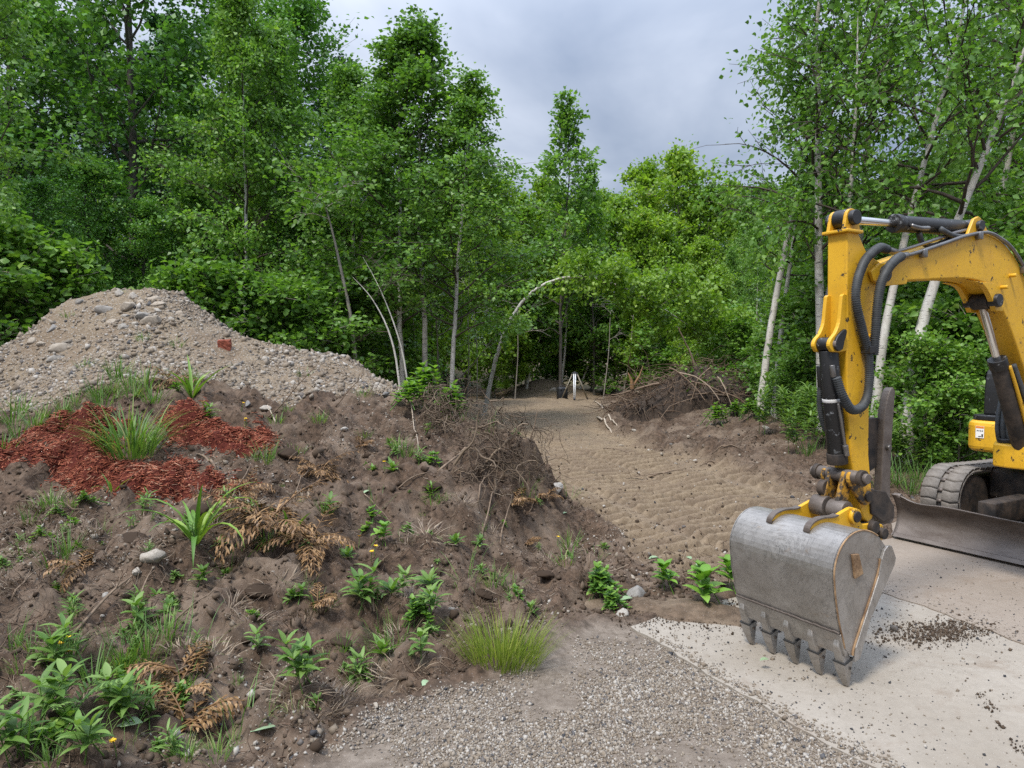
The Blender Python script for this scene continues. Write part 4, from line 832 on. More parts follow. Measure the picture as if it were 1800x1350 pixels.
# --- arm
arm_prof = [(-.254, 2.274), (-.262, 1.75), (-.268, 1.55), (-.292, 1.269), (-.317, 1.076), (-.404, .787), (-.436, .715), (-.475, .690), (-.515, .705), (-.53, .75), (-.505, .86), (-.472, 1.07), (-.468, 1.346), (-.478, 1.60), (-.505, 1.82), (-.565, 1.99), (-.60, 2.06), (-.57, 2.12), (-.424, 2.175), (-.347, 2.274)]
arm = prism('arm', arm_prof, -.06, .06, MAT['yellow'], exc, .007)
b_ = MB(); b_.box((-.365, -.078, 2.272), (-.228, .078, 2.288)); b_.build('top_plate', MAT['yellow'], arm, bevel=.003)
ear = [(-.37, 2.285)] + [(-.30 + .05 * math.cos(a), 2.352 + .05 * math.sin(a)) for a in np.linspace(PI * .95, .05 * PI, 9)] + [(-.235, 2.285)]
prism('pin_lug', ear, .036, .056, MAT['yellow'], arm, .003, True)
pin(-.30, 2.352, -.085, .085, .040, MAT['black'], arm, 'arm_cylinder_pin'); pin(-.30, 2.352, -.036, .036, .052, MAT['black'], arm, 'rod_eye')
bracket = smooth_prof([(-.225, 1.935), (-.215, 1.86), (-.205, 1.79), (-.175, 1.735), (-.135, 1.70), (-.125, 1.665), (-.15, 1.635)], 3) + [(-.20, 1.632), (-.27, 1.64), (-.268, 1.94), (-.24, 1.945)]
prism('cylinder_bracket', bracket, .036, .058, MAT['yellow'], arm, .004, True)
pin(-.175, 1.675, -.082, .075, .026, MAT['worn_steel'], arm, 'bracket_pin'); pin(-.175, 1.675, -.035, .035, .038, MAT['black'], arm, 'cylinder_eye')
prism('pin_plate', smooth_prof([(-.215, 1.65), (-.18, 1.638), (-.152, 1.66), (-.165, 1.71), (-.225, 1.755), (-.245, 1.74), (-.225, 1.69)], 3), .060, .076, MAT['black'], arm, .004)
for z in (1.66, 1.72): pin(-.455, z, .058, .085, .014, MAT['yellow'], arm, 'hose_stud')
# --- arm cylinder
rod = cyl_part('arm_cylinder_rod', (-.34, 0, 2.354), (-.80, 0, 2.376), .023, MAT['chrome'], exc)
ac = cyl_part('arm_cylinder', (-.775, 0, 2.3745), (-1.455, 0, 2.412), .047, MAT['black'], exc, 24)
cyl_part('gland', (-.752, 0, 2.3733), (-.805, 0, 2.376), .054, MAT['black'], ac, 24)
pin(-1.50, 2.415, -.10, .10, .032, MAT['black'], ac, 'base_pin'); pin(-1.50, 2.415, -.052, .052, .048, MAT['black'], ac, 'base_eye')
hose('cylinder_hose', [(-.84, .050, 2.362), (-.88, .062, 2.352), (-.93, .062, 2.352), (-1.0, .058, 2.36)], .013, ac, False, 'line_steel', 8)
hose('cylinder_hose', [(-1.13, .050, 2.37), (-1.17, .062, 2.35), (-1.24, .066, 2.335), (-1.32, .062, 2.335), (-1.40, .055, 2.345)], .017, ac, False, 'hose_rubber', 8)
hose('cylinder_hose', [(-.97, .02, 2.335), (-1.0, .02, 2.285), (-1.08, .02, 2.268), (-1.18, .02, 2.290), (-1.32, .02, 2.338)], .016, ac, False, 'hose_rubber', 8)
# --- bucket cylinder in front of the arm
bc = cyl_part('bucket_cylinder', (-.196, 0, 1.645), (-.285, 0, 1.045), .050, MAT['black'], exc, 24)
cyl_part('cable_tie', (-.2345, 0, 1.385), (-.2375, 0, 1.365), .0525, MAT['cable_tie'], bc, 24)
cyl_part('gland', (-.279, 0, 1.085), (-.288, 0, 1.025), .054, MAT['dirty_black'], bc, 24)
cyl_part('fitting', (-.205, -.062, 1.56), (-.225, -.066, 1.43), .016, MAT['black'], bc, 10)
cyl_part('fitting', (-.155, .052, 1.565), (-.165, .056, 1.50), .015, MAT['line_steel'], bc, 8)
cyl_part('steel_line', (-.20, .062, 1.36), (-.27, .062, 1.10), .008, MAT['line_steel'], bc, 8)
cyl_part('fitting', (-.262, .062, 1.135), (-.278, .062, 1.075), .016, MAT['line_steel'], bc, 8)
hose('hose', [(-.222, -.068, 1.44), (-.23, -.075, 1.36), (-.25, -.075, 1.27), (-.28, -.07, 1.2)], .015, bc)
# --- linkage
link = pin(-.305, .962, -.125, .125, .036, MAT['worn_steel'], exc, 'linkage')
for a, b2 in ((-.150, -.122), (.122, .150)): pin(-.305, .962, a, b2, .044, MAT['dirty_black'], link, 'washer')
pin(-.305, .962, .150, .172, .028, MAT['worn_steel'], link, 'pin_end'); pin(-.305, .962, -.172, -.150, .028, MAT['worn_steel'], link, 'pin_end')
prism('guide_link', smooth_prof([(-.27, .985), (-.265, .935), (-.33, .86), (-.40, .80), (-.46, .80)], 3) + [(-.48, .85), (-.44, .90), (-.35, .97), (-.31, 1.0)], .066, .088, MAT['dirty_yellow'], link, .005, True)
pin(-.43, .845, -.10, .10, .030, MAT['dirty_black'], link, 'guide_pin')
prism('bucket_link', [(-.275, .985), (-.262, .95), (-.20, .775), (-.215, .73), (-.25, .715), (-.285, .735), (-.29, .78), (-.335, .93), (-.335, .975), (-.305, 1.0)], .030, .058, MAT['dirty_yellow'], link, .006, True)
pin(-.255, .885, -.075, -.035, .045, MAT['dirty_black'], link, 'boss')
pin(-.235, .790, -.100, -.015, .056, MAT['worn_steel'], link, 'boss'); pin(-.240, .785, .000, .098, .052, MAT['worn_steel'], link, 'boss')
# --- bucket
bk = thing('bucket', '', None); del bk['label']; bk.parent = exc
shell_o = smooth_prof([(-.215, .655), (-.15, .715), (-.06, .752), (.03, .754), (.105, .722), (.155, .665), (.182, .59), (.176, .50), (.158, .40), (.134, .31), (.112, .25), (.094, .195)], 3)
so = np.array(shell_o); tg = np.gradient(so, axis=0); tg /= np.linalg.norm(tg, axis=1, keepdims=True); nrm = np.stack([tg[:, 1], -tg[:, 0]], -1)
si = so + nrm * .013
shell = prism('shell', [tuple(p) for p in so] + [tuple(p) for p in si[::-1]], -.325, .325, MAT['steel'], bk, .003)
side = shell_o + [(.06, .155), (.0, .135), (-.075, .31), (-.17, .44), (-.20, .50), (-.19, .60)]
prism('side_plate', side, .314, .330, MAT['steel'], bk, .003, True)
prism('side_cutter', [(.035, .118), (-.005, .13), (-.08, .305), (-.185, .445), (-.272, .555), (-.282, .59), (-.245, .655), (-.215, .660), (-.185, .640), (-.165, .60), (-.145, .52), (-.05, .34), (.03, .19)], .330, .346, MAT['steel'], bk, .003, True)
weld = MB(); weld.tube([(u, .335, z) for u, z in smooth_prof([(-.165, .60), (-.145, .52), (-.05, .34), (.03, .19), (.04, .15)], 6)], .006, 6); weld.tube([(u, .329, z) for u, z in shell_o[3:]], .0045, 6); weld.build('weld_seam', MAT['rust'], bk, True)
prism('wear_pad', [(.065, .652), (.012, .648), (-.025, .545), (.038, .528)], .330, .342, MAT['rust'], bk, .003)
edge_o = smooth_prof([(.120, .268), (.107, .235), (.095, .200), (.079, .152)], 3); eo = np.array(edge_o); tg = np.gradient(eo, axis=0); tg /= np.linalg.norm(tg, axis=1, keepdims=True); en = np.stack([tg[:, 1], -tg[:, 0]], -1)
prism('cutting_edge', [tuple(p) for p in eo - en * .009] + [tuple(p) for p in (eo + en * .014)[::-1]], -.328, .328, MAT['steel'], bk, .003)
weld = MB(); weld.tube([(.128, w, .271 + random.uniform(-.002, .002)) for w in np.linspace(-.325, .325, 60)], .006, 6); weld.build('weld_seam', MAT['worn_steel'], bk, True)
dirv = np.array([-.30, -.954]); nv = np.array([.954, -.30])
for w in (-.296, -.148, 0, .148, .296):
    def tp(s, n): return (.094 + dirv[0] * s + nv[0] * n, .256 + dirv[1] * s + nv[1] * n)
    ad = prism('tooth_adapter', [tp(.0, .016), tp(.045, .044), tp(.15, .036), tp(.15, -.020), tp(.08, -.015), tp(.0, .0)], w - .022, w + .022, MAT['steel'], bk, .006)
    th = prism('tooth', [tp(.142, .042), tp(.20, .041), tp(.268, .032), tp(.288, .022), tp(.280, .012), tp(.142, -.026)], w - .033, w + .033, MAT['steel'], bk, .004)
    for v_ in th.data.vertices:
        s_ = (np.array([v_.co.x, v_.co.z]) - np.array([.094, .256])) @ dirv; v_.co.y = w + (v_.co.y - w) * (1 - .68 * max(0, (s_ - .165) / .13))
    for v_ in ad.data.vertices:
        s_ = (np.array([v_.co.x, v_.co.z]) - np.array([.094, .256])) @ dirv; v_.co.y = w + (v_.co.y - w) * (.6 + .6 * min(1, max(0, s_ / .14)))
    prism('lock_ring', [tp(.136, .043), tp(.142, .043), tp(.142, -.027), tp(.136, -.027)], w - .0345, w + .0345, MAT['black_ink'], th, 0)
    pin(*tp(.175, .008), w + .030, w + .036, .008, MAT['dirty_black'], th, 'tooth_pin')
hook = smooth_prof([(.115, .722), (.105, .745), (.07, .770), (.0, .782), (-.09, .778), (-.17, .798), (-.235, .812), (-.285, .79), (-.295, .75), (-.33, .71), (-.43, .705), (-.50, .69)], 3) + [(-.525, .655), (-.50, .60), (-.42, .585), (-.30, .61), (-.20, .65), (-.10, .735), (.03, .75)]
prism('bucket_ear', hook, .105, .128, MAT['yellow'], bk, .004, True)
prism('ear_edge', [(u + .0, z + .004) for u, z in hook[:14]] + [(u, z - .003) for u, z in hook[:14][::-1]], .098, .135, MAT['worn_steel'], bk, 0, True)
pin(-.245, .765, -.155, .158, .030, MAT['dirty_black'], bk, 'ear_pin'); pin(-.245, .765, .128, .150, .042, MAT['yellow'], bk, 'ear_boss')
pin(-.475, .648, -.16, .165, .030, MAT['dirty_black'], bk, 'hinge_pin'); pin(-.475, .648, -.075, .075, .044, MAT['dirty_black'], bk, 'hinge_boss')
pin(-.40, .69, .128, .160, .034, MAT['dirty_black'], bk, 'ear_boss')
# --- thumb behind the arm
tm_ = prism('thumb', smooth_prof([(-.745, 1.435), (-.715, 1.415), (-.685, 1.34), (-.668, 1.25), (-.658, 1.05), (-.648, .85), (-.645, .70)], 3) + smooth_prof([(-.66, .655), (-.70, .645), (-.735, .69), (-.735, .85), (-.738, 1.05), (-.752, 1.27), (-.765, 1.41)], 3), -.024, .024, MAT['worn_steel'], exc, .006)
pin(-.695, 1.09, .02, .045, .017, MAT['line_steel'], tm_, 'bolt'); pin(-.69, .705, -.10, .05, .050, MAT['worn_steel'], tm_, 'thumb_pivot')
prism('thumb_gusset', [(-.475, 1.30), (-.50, 1.32), (-.56, 1.26), (-.665, 1.26), (-.66, .98), (-.56, .94), (-.475, .96)], -.05, -.01, MAT['dirty_black'], tm_, .006)
prism('thumb_bracket', [(-.47, .88), (-.62, .85), (-.70, .76), (-.70, .69), (-.60, .68), (-.49, .74)], .050, .072, MAT['dirty_black'], tm_, .005, True)
# --- boom cylinder
cyl_part('boom_cylinder_rod', (-1.70, 0, 1.965), (-1.95, 0, 1.515), .024, MAT['chrome'], exc)
bcy = cyl_part('boom_cylinder', (-1.915, 0, 1.58), (-2.29, 0, .905), .050, MAT['dirty_black'], exc, 24)
cyl_part('gland', (-1.905, 0, 1.598), (-1.94, 0, 1.535), .057, MAT['black'], bcy, 24); pin(-2.29, .905, -.12, .12, .040, MAT['dirty_black'], bcy, 'base_pin')
pin(-1.70, 1.965, -.05, .05, .052, MAT['dirty_black'], bcy, 'rod_eye')
hose('steel_line', [(-1.95, .055, 1.55), (-2.02, .062, 1.42), (-2.12, .062, 1.25), (-2.24, .06, 1.03)], .012, bcy, False, 'yellow', 8)
hose('cylinder_hose', [(-2.0, .055, 1.56), (-2.08, .07, 1.40), (-2.2, .075, 1.2), (-2.30, .06, 1.0)], .016, bcy, False, 'hose_rubber', 8)
# --- ribbed hoses along the arm
hs = hose('arm_hose', [(-.60, .060, 2.205), (-.50, .085, 2.205), (-.41, .095, 2.165), (-.35, .095, 2.115), (-.295, .095, 2.01), (-.287, .095, 1.90), (-.345, .095, 1.75), (-.405, .095, 1.60), (-.405, .095, 1.43), (-.36, .095, 1.345), (-.265, .095, 1.328), (-.205, .085, 1.40), (-.175, .065, 1.50)], .0225, exc)
for s in ((-.60, .060, 2.205, -.70, .050, 2.20),): cyl_part('fitting', s[:3], s[3:], .019, MAT['line_steel'], hs, 10)
hs2 = hose('arm_hose', [(-.66, .105, 2.165), (-.575, .125, 2.135), (-.505, .13, 2.085), (-.46, .12, 2.0), (-.44, .115, 1.88), (-.435, .11, 1.74), (-.44, .10, 1.62)], .0235, exc)
cyl_part('fitting', (-.66, .105, 2.165), (-.73, .097, 2.18), .018, MAT['line_steel'], hs2, 10)
prism('hose_clamp', [(-.375, 1.665), (-.45, 1.675), (-.45, 1.635), (-.375, 1.625)], .066, .124, MAT['black'], exc, .004)
hose('arm_hose', [(-.60, -.08, 2.16), (-.45, -.10, 2.12), (-.36, -.10, 2.02), (-.315, -.10, 1.90), (-.30, -.10, 1.75), (-.30, -.09, 1.60), (-.26, -.085, 1.45)], .02, exc)
# --- dozer blade
def blade_mesh():
    ws = np.linspace(-1.33, .62, 66); sec = np.array(smooth_prof([(-2.925, .0), (-2.975, .05), (-3.015, .13), (-3.015, .21), (-2.985, .28), (-2.945, .325)], 4)); m = len(sec)
    v = []
    for w in ws:
        e_ = min(w + 1.33, .62 - w); top = .055 * math.exp(-(e_ / .10) ** 2) + .008 * math.sin(w * 5) - .012 * math.exp(-((e_ - .25) / .12) ** 2)
        side_ = .05 * math.exp(-(e_ / .04) ** 2)
        for k, (u, z) in enumerate(sec):
            f = k / (m - 1); v.append((u + side_ * f, w, z + top * f))
    v = np.array(v); nv_ = len(v); back = v.copy(); back[:, 0] -= .03
    allv = np.vstack([v, back]); q = []
    for i in range(65):
        for k in range(m - 1):
            a = i * m + k; q.append((a, a + 1, a + m + 1, a + m)); q.append((nv_ + a, nv_ + a + m, nv_ + a + m + 1, nv_ + a + 1))
        a = i * m; q.append((a, a + m, nv_ + a + m, nv_ + a)); a = i * m + m - 1; q.append((a, nv_ + a, nv_ + a + m, a + m))
    for i in (0, 65):
        for k in range(m - 1):
            a = i * m + k; q.append((a, nv_ + a, nv_ + a + 1, a + 1) if i == 0 else (a, a + 1, nv_ + a + 1, nv_ + a))
    return make_mesh('blade', allv, q, None, None, True)
bl = add('dozer_blade', blade_mesh(), MAT['worn_steel'], exc, (0, 0, .012))
prism('blade_edge', [(-2.905, .0), (-2.925, .03), (-2.945, .03), (-2.93, .0)], -1.31, .60, MAT['worn_steel'], bl, .002)
pin(-2.96, .355, -1.335, -1.27, .026, MAT['worn_steel'], bl, 'corner_lug')
prism('end_plate', [(-2.93, .0), (-2.99, .06), (-3.03, .15), (-3.02, .24), (-2.96, .36), (-2.99, .36), (-3.08, .22), (-3.08, .06), (-3.0, .0)], -1.345, -1.325, MAT['worn_steel'], bl, .003)
for w in (-.62, .02): 
    b_ = MB(); b_.box((-4.3, w - .07, .24), (-3.07, w + .07, .42)); b_.build('blade_arm', MAT['dirty_black'], exc, bevel=.01)
# --- crawler tracks
def crawler(w0, w1, separate):
    root = thing('crawler_track', '', None); del root['label']; root.parent = exc
    r_, c0, c1, zc = .275, -3.52, -5.35, .335
    path = []
    a = np.linspace(PI / 2, -PI / 2, 20); path += [(c0 + r_ * math.cos(x), zc + r_ * math.sin(x)) for x in a]
    path += [(u, zc - r_) for u in np.linspace(c0, c1, 22)[1:-1]]
    a = np.linspace(-PI / 2, -3 * PI / 2, 20); path += [(c1 + r_ * math.cos(x), zc + r_ * math.sin(x)) for x in a]
    path += [(u, zc + r_ - .02 * math.sin((u - c1) / (c0 - c1) * PI)) for u in np.linspace(c1, c0, 22)[1:-1]]
    path = np.array(path + path[:1]); seg = np.linalg.norm(np.diff(path, axis=0), axis=1); cum = np.concatenate([[0], np.cumsum(seg)]); L = cum[-1]
    inner = path.copy(); cen = np.array([np.clip(path[:, 0], c1, c0), np.full(len(path), zc)]).T; dv = path - cen; inner = cen + dv * (1 - .028 / np.linalg.norm(dv, axis=1, keepdims=True))
    v = []; q = []; m = len(path) - 1
    for k in range(m): v += [(path[k, 0], w0, path[k, 1]), (path[k, 0], w1, path[k, 1]), (inner[k, 0], w1, inner[k, 1]), (inner[k, 0], w0, inner[k, 1])]
    for k in range(m):
        k2 = (k + 1) % m
        for j in range(4): j2 = (j + 1) % 4; q.append((k * 4 + j, k * 4 + j2, k2 * 4 + j2, k2 * 4 + j))
    add('belt', make_mesh('belt', v, q), MAT['track'], root)
    np_ = 56; mid = (w0 + w1) / 2; half = (w1 - w0) / 2
    lugm = {}
    for sgn in (-1, 1):
        b_ = MB(); a0, a1 = (sgn * .022, sgn * half)
        ring = [(-.0485, -.006), (-.047, .007), (-.036, .015), (.030, .017), (.043, .009), (.0485, -.006)]
        vv = []; 
        for w, sh in ((a0, 0), ((a0 + a1) / 2, .010 * sgn), (a1, -.004)): vv += [(x + sh, w, z) for x, z in ring]
        qq = []
        for i in range(2):
            for j in range(5): qq.append((i * 6 + j, i * 6 + j + 1, i * 6 + 6 + j + 1, i * 6 + 6 + j))
        vv = np.array(vv); tt = [(0, j, j + 1) for j in range(1, 5)] + [(12, 12 + j + 1, 12 + j) for j in range(1, 5)]
        lugm[sgn] = make_mesh('tread_lug', vv, qq, tt)
    holem = MB(); holem.box((-.016, -.020, -.004), (.016, .020, .012)); holem = make_mesh('track_tooth', np.vstack(holem.v), np.vstack(holem.q))
    joined = MB()
    for k in range(np_):
        s_ = L * k / np_; u = np.interp(s_, cum, path[:, 0]); z = np.interp(s_, cum, path[:, 1]); s2 = (s_ + .01) % L
        du = np.interp(s2, cum, path[:, 0]) - u; dz = np.interp(s2, cum, path[:, 1]) - z; ang = math.atan2(-dz, du) + PI
        rot = (0, ang, 0)
        # the track runs over the top from back to front, so flip to keep the lug outside
        cu, cz_ = np.clip(u, c1, c0), zc; out = np.array([u - cu, z - cz_]); ax = np.array([math.sin(ang), math.cos(ang)])
        if out @ ax < 0: rot = (0, ang + PI, 0)
        if separate and z > .2 and u > -5.2:
            for sgn in (-1, 1): add('tread_lug', lugm[sgn], MAT['track'], root, (u, mid, z), rot)
            add('drive_tooth', holem, MAT['worn_steel'], root, (u + .048 * du / .01, mid, z + .048 * dz / .01), rot)
        else:
            M = Matrix.Translation((u, mid, z)) @ Matrix.Rotation(rot[1], 4, 'Y')
            for sgn in (-1, 1): joined.box((-.04, min(sgn * .02, sgn * half), -.004), (.035, max(sgn * .02, sgn * half), .024), None, M)
    o = joined.build('tread_lugs_underside' if separate else 'tread_lugs', MAT['track'], root); o['kind'] = 'stuff'
    b_ = MB(); b_.box((c1 + .05, mid - .10, .20), (c0 - .02, mid + .10, .50)); b_.build('track_frame', MAT['dirty_black'], root, bevel=.02)
    for u, rr in ((c0, .225), (c1, .225), (-4.0, .09), (-4.45, .09), (-4.9, .09)):
        zz_ = zc if rr > .1 else zc - r_ + .03 + rr
        pin(u, zz_, mid - half * .92, mid + half * .92, rr, MAT['dirty_black'], root, 'idler_wheel' if rr > .1 else 'roller')
crawler(-1.26, -.93, True); crawler(.22, .55, False)
b_ = MB(); b_.box((-5.0, -.95, .34), (-3.75, .24, .60)); b_.build('car_body', MAT['dirty_black'], exc, bevel=.03)
cyl_part('slew_ring', (-4.4, -.35, .58), (-4.4, -.35, .80), .38, MAT['dirty_black'], exc, 32)
# --- upper body, mostly outside the photograph
hz0, hz1 = .775, 1.055
def rrect(u0, u1, w0, w1, r, n_=6):
    out = []
    for cu, cw, a0 in ((u1 - r, w1 - r, 0), (u0 + r, w1 - r, PI / 2), (u0 + r, w0 + r, PI), (u1 - r, w0 + r, 1.5 * PI)):
        out += [(cu + r * math.cos(a0 + PI / 2 * k / n_), cw + r * math.sin(a0 + PI / 2 * k / n_)) for k in range(n_ + 1)]
    return out
def slab_part(name, prof, z0, z1, mat, parent, bevel):
    bm = bmesh.new(); f = bm.faces.new([bm.verts.new((u, w, z0)) for u, w in prof]); ex = bmesh.ops.extrude_face_region(bm, geom=[f])
    for g in ex['geom']:
        if isinstance(g, bmesh.types.BMVert): g.co.z = z1
    bmesh.ops.recalc_face_normals(bm, faces=bm.faces[:]); me = bpy.data.meshes.new(name); bm.to_mesh(me); bm.free()
    o = add(name, me, mat, parent); m = o.modifiers.new('bevel', 'BEVEL'); m.width = bevel; m.segments = 3; m.limit_method = 'ANGLE'; m.angle_limit = math.radians(50); return o
house = slab_part('upper_body', rrect(-5.45, -3.49, -1.04, .42, .12), hz0, hz1, MAT['yellow'], exc, .05)
slab_part('deck_cover', rrect(-5.40, -3.52, -1.01, .39, .10), hz1 - .004, hz1 + .045, MAT['black'], house, .012)
slab_part('engine_hood', rrect(-5.50, -4.75, -.98, .36, .2), hz1 + .04, 1.62, MAT['yellow'], house, .06)
seat = slab_part('seat', rrect(-4.72, -4.25, -.62, -.12, .08), hz1 + .045, 1.42, MAT['dirty_black'], house, .04)
slab_part('seat_back', rrect(-4.80, -4.68, -.60, -.14, .04), 1.38, 1.85, MAT['dirty_black'], seat, .03)
prism('control_console', smooth_prof([(-3.60, 1.10), (-3.605, 1.30), (-3.63, 1.46), (-3.68, 1.515)], 3) + [(-3.74, 1.50), (-3.80, 1.30), (-3.84, 1.10)], -.93, -.72, MAT['black'], house, .015)
lb = add('warning_label', make_mesh('warning_label', [(-3.4875, -.985, .90), (-3.4875, -.915, .90), (-3.4875, -.915, 1.005), (-3.4875, -.985, 1.005)], [(0, 1, 2, 3)]), MAT['white_label'], house)
lb.location = (.003, .055, 0)
b_ = MB(); b_.raw([(-3.4865, -.983, .985), (-3.4865, -.917, .985), (-3.4865, -.917, 1.003), (-3.4865, -.983, 1.003)], [(0, 1, 2, 3)]); b_.build('label_header', MAT['orange_label'], lb)
b_ = MB()
for k in range(4): b_.raw([(-3.4865, -.975 + k * .014, .958), (-3.4865, -.966 + k * .014, .958), (-3.4865, -.966 + k * .014, .968), (-3.4865, -.975 + k * .014, .968)], [(0, 1, 2, 3)])
b_.raw([(-3.4865, -.962, .910), (-3.4865, -.937, .910), (-3.4865, -.937, .917), (-3.4865, -.962, .917)], [(0, 1, 2, 3)]); b_.raw([(-3.4865, -.934, .908), (-3.4865, -.924, .908), (-3.4865, -.922, .936), (-3.4865, -.936, .934)], [(0, 1, 2, 3)])
b_.build('label_print', MAT['black_ink'], lb)
sw = slab_part('swing_bracket', [(-2.21, -.16), (-2.19, -.08), (-2.20, .12), (-2.28, .18), (-2.75, .20), (-3.55, .14), (-3.55, -.32), (-2.75, -.30), (-2.40, -.24)], .845, 1.005, MAT['yellow'], exc, .012)
pin(-2.62, .95, -.15, .16, .05, MAT['dirty_black'], sw, 'boom_foot_pin')
cyl_part('swing_pin', (-2.32, -.12, 1.0), (-2.32, -.12, 1.035), .06, MAT['black'], sw, 20)
for k in range(4):
    o_ = .035 * k
    hose('bracket_hose', [(-2.42, -.20 + o_, 1.36 - .02 * k), (-2.36, -.20 + o_, 1.22), (-2.33, -.19 + o_, 1.08), (-2.37, -.18 + o_, .98 - .01 * k), (-2.47, -.16 + o_, .96), (-2.58, -.14 + o_, 1.03)], .018, sw, False, 'hose_rubber', 8)
# ================================================================== SMALL THINGS
def gmat(name, stops, trans=.25): return leaf_mat(name, stops, trans, .5, .10)
gmat('grass', [(0, (0.065, 0.135, 0.030)), (.55, (0.115, 0.215, 0.045)), (.9, (0.175, 0.285, 0.065)), (1, (0.28, 0.28, 0.11))], .35)
gmat('yellow_grass', [(0, (0.11, 0.155, 0.025)), (.55, (0.21, 0.28, 0.045)), (.85, (0.30, 0.34, 0.07)), (1, (0.38, 0.31, 0.13))], .35)
gmat('lily_leaf', [(0, (0.075, 0.165, 0.025)), (.6, (0.135, 0.25, 0.035)), (1, (0.22, 0.32, 0.05))])
gmat('weed_leaf', [(0, (0.075, 0.150, 0.030)), (.55, (0.130, 0.235, 0.048)), (1, (0.20, 0.30, 0.085))], .35)
gmat('broad_leaf', [(0, (0.085, 0.195, 0.022)), (.6, (0.14, 0.285, 0.035)), (1, (0.21, 0.35, 0.06))])
gmat('wilted_leaf', [(0, (0.16, 0.24, 0.13)), (1, (0.27, 0.36, 0.21))], .1)
gmat('dead_cedar', [(0, (0.10, 0.052, 0.020)), (.5, (0.20, 0.108, 0.042)), (1, (0.31, 0.19, 0.085))], .1)
gmat('dry_litter', [(0, (0.065, 0.042, 0.026)), (.5, (0.14, 0.10, 0.066)), (1, (0.27, 0.21, 0.145))], .05)
plain('flower_yellow', (0.72, 0.46, 0.012), .6, 0, .15, 30)
t = NT('root'); MAT['root'] = t.fin(t.mix(t.noise(25, 5, .7), t.ramp(t.attr('rnd'), [(0, (0.035, 0.024, 0.017)), (.6, (0.080, 0.056, 0.038)), (1, (0.17, 0.125, 0.085))]), t.ramp(t.attr('rnd'), [(0, (0.07, 0.048, 0.032)), (1, (0.26, 0.20, 0.14))])), .9, 0, .2)
t = NT('brush_twig'); MAT['brush_twig'] = t.fin(t.ramp(t.attr('rnd'), [(0, (0.050, 0.034, 0.024)), (.45, (0.115, 0.076, 0.052)), (.8, (0.19, 0.14, 0.10)), (1, (0.33, 0.265, 0.20))]), .9, 0, .2)
plain('stick_bark', (0.16, 0.115, 0.078), .9, 0, .45, 18, .3); plain('split_wood', (0.26, 0.15, 0.075), .85, 0, .4, 20, .3); plain('pale_wood', (0.36, 0.30, 0.235), .85, 0, .3, 18, .2)
plain('brick_red', (0.22, 0.060, 0.034), .9, 0, .35, 20, .5)
plain('case_black', (0.016, 0.017, 0.020), .55, 0, .3, 15); plain('tripod_white', (0.62, 0.63, 0.64), .4, .1, .08, 9); plain('tripod_wood', (0.26, 0.23, 0.18), .7, 0, .25, 12); plain('tripod_head', (0.045, 0.047, 0.055), .5, .3, .2)
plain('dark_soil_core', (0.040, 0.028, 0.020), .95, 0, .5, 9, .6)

def blade_strip(mb, path, width, fold=.25, prof=None, r=None):
    p = np.array(path, float); n_ = len(p); tg = np.gradient(p, axis=0); tg /= np.linalg.norm(tg, axis=1, keepdims=True) + 1e-9
    s = np.cross(tg, np.array([0, 0, 1.0])); L = np.linalg.norm(s, axis=1, keepdims=True); s = np.where(L > .15, s / np.maximum(L, 1e-6), s[np.argmax(L)] / max(L.max(), 1e-6))
    u = np.cross(s, tg); f = np.linspace(0, 1, n_)
    w = width * .5 * ((1 - f ** 2.2) * np.minimum(1, .45 + f * 2.5) if prof is None else np.interp(f, np.linspace(0, 1, len(prof)), prof))
    v = np.stack([p - s * w[:, None] + u * (w * fold)[:, None], p, p + s * w[:, None] + u * (w * fold)[:, None]], 1).reshape(-1, 3)
    i = np.arange(n_ - 1) * 3
    mb.raw(v, np.vstack([np.stack([i, i + 1, i + 4, i + 3], -1), np.stack([i + 1, i + 2, i + 5, i + 4], -1)]), None, random.random() if r is None else r)
def arc(base, az, length, rise, bow, n_=6):
    """points of a blade: leaves upward at angle rise, bows over by bow radians"""
    pts = [np.array(base, float)]; a = rise
    for k in range(n_ - 1):
        st = length / (n_ - 1); pts.append(pts[-1] + st * np.array([math.cos(az) * math.cos(a), math.sin(az) * math.cos(a), math.sin(a)])); a -= bow / (n_ - 1) * (.4 + 1.2 * k / (n_ - 1))
    return pts
def grass_mesh(name, seed, nb, h, rad, width, bow=1.2, n_=5):
    random.seed(seed); mb = MB()
    for k in range(nb):
        a = R(0, 6.28); rr = rad * math.sqrt(R(0, 1)); out = R(-.5, .5) + a
        blade_strip(mb, arc((rr * math.cos(a), rr * math.sin(a), -.01), out, h * R(.45, 1.1), R(.85, 1.5), bow * R(.4, 1.3), n_), width * R(.6, 1.3), .2)
    return make_mesh(name, np.vstack(mb.v), np.vstack(mb.q), None, {'rnd': np.concatenate(mb.r)})
def lily_mesh(name, seed, nb, h, width, spread=1.0, n_=9):
    random.seed(seed); mb = MB()
    for k in range(nb):
        a = k * 2.4 + R(-.3, .3); blade_strip(mb, arc((.015 * math.cos(a), .015 * math.sin(a), -.02), a, h * R(.7, 1.15), 1.45 - spread * R(.1, .75), R(.7, 2.3) * spread, n_), width * R(.8, 1.2), .45)
    return make_mesh(name, np.vstack(mb.v), np.vstack(mb.q), None, {'rnd': np.concatenate(mb.r)})
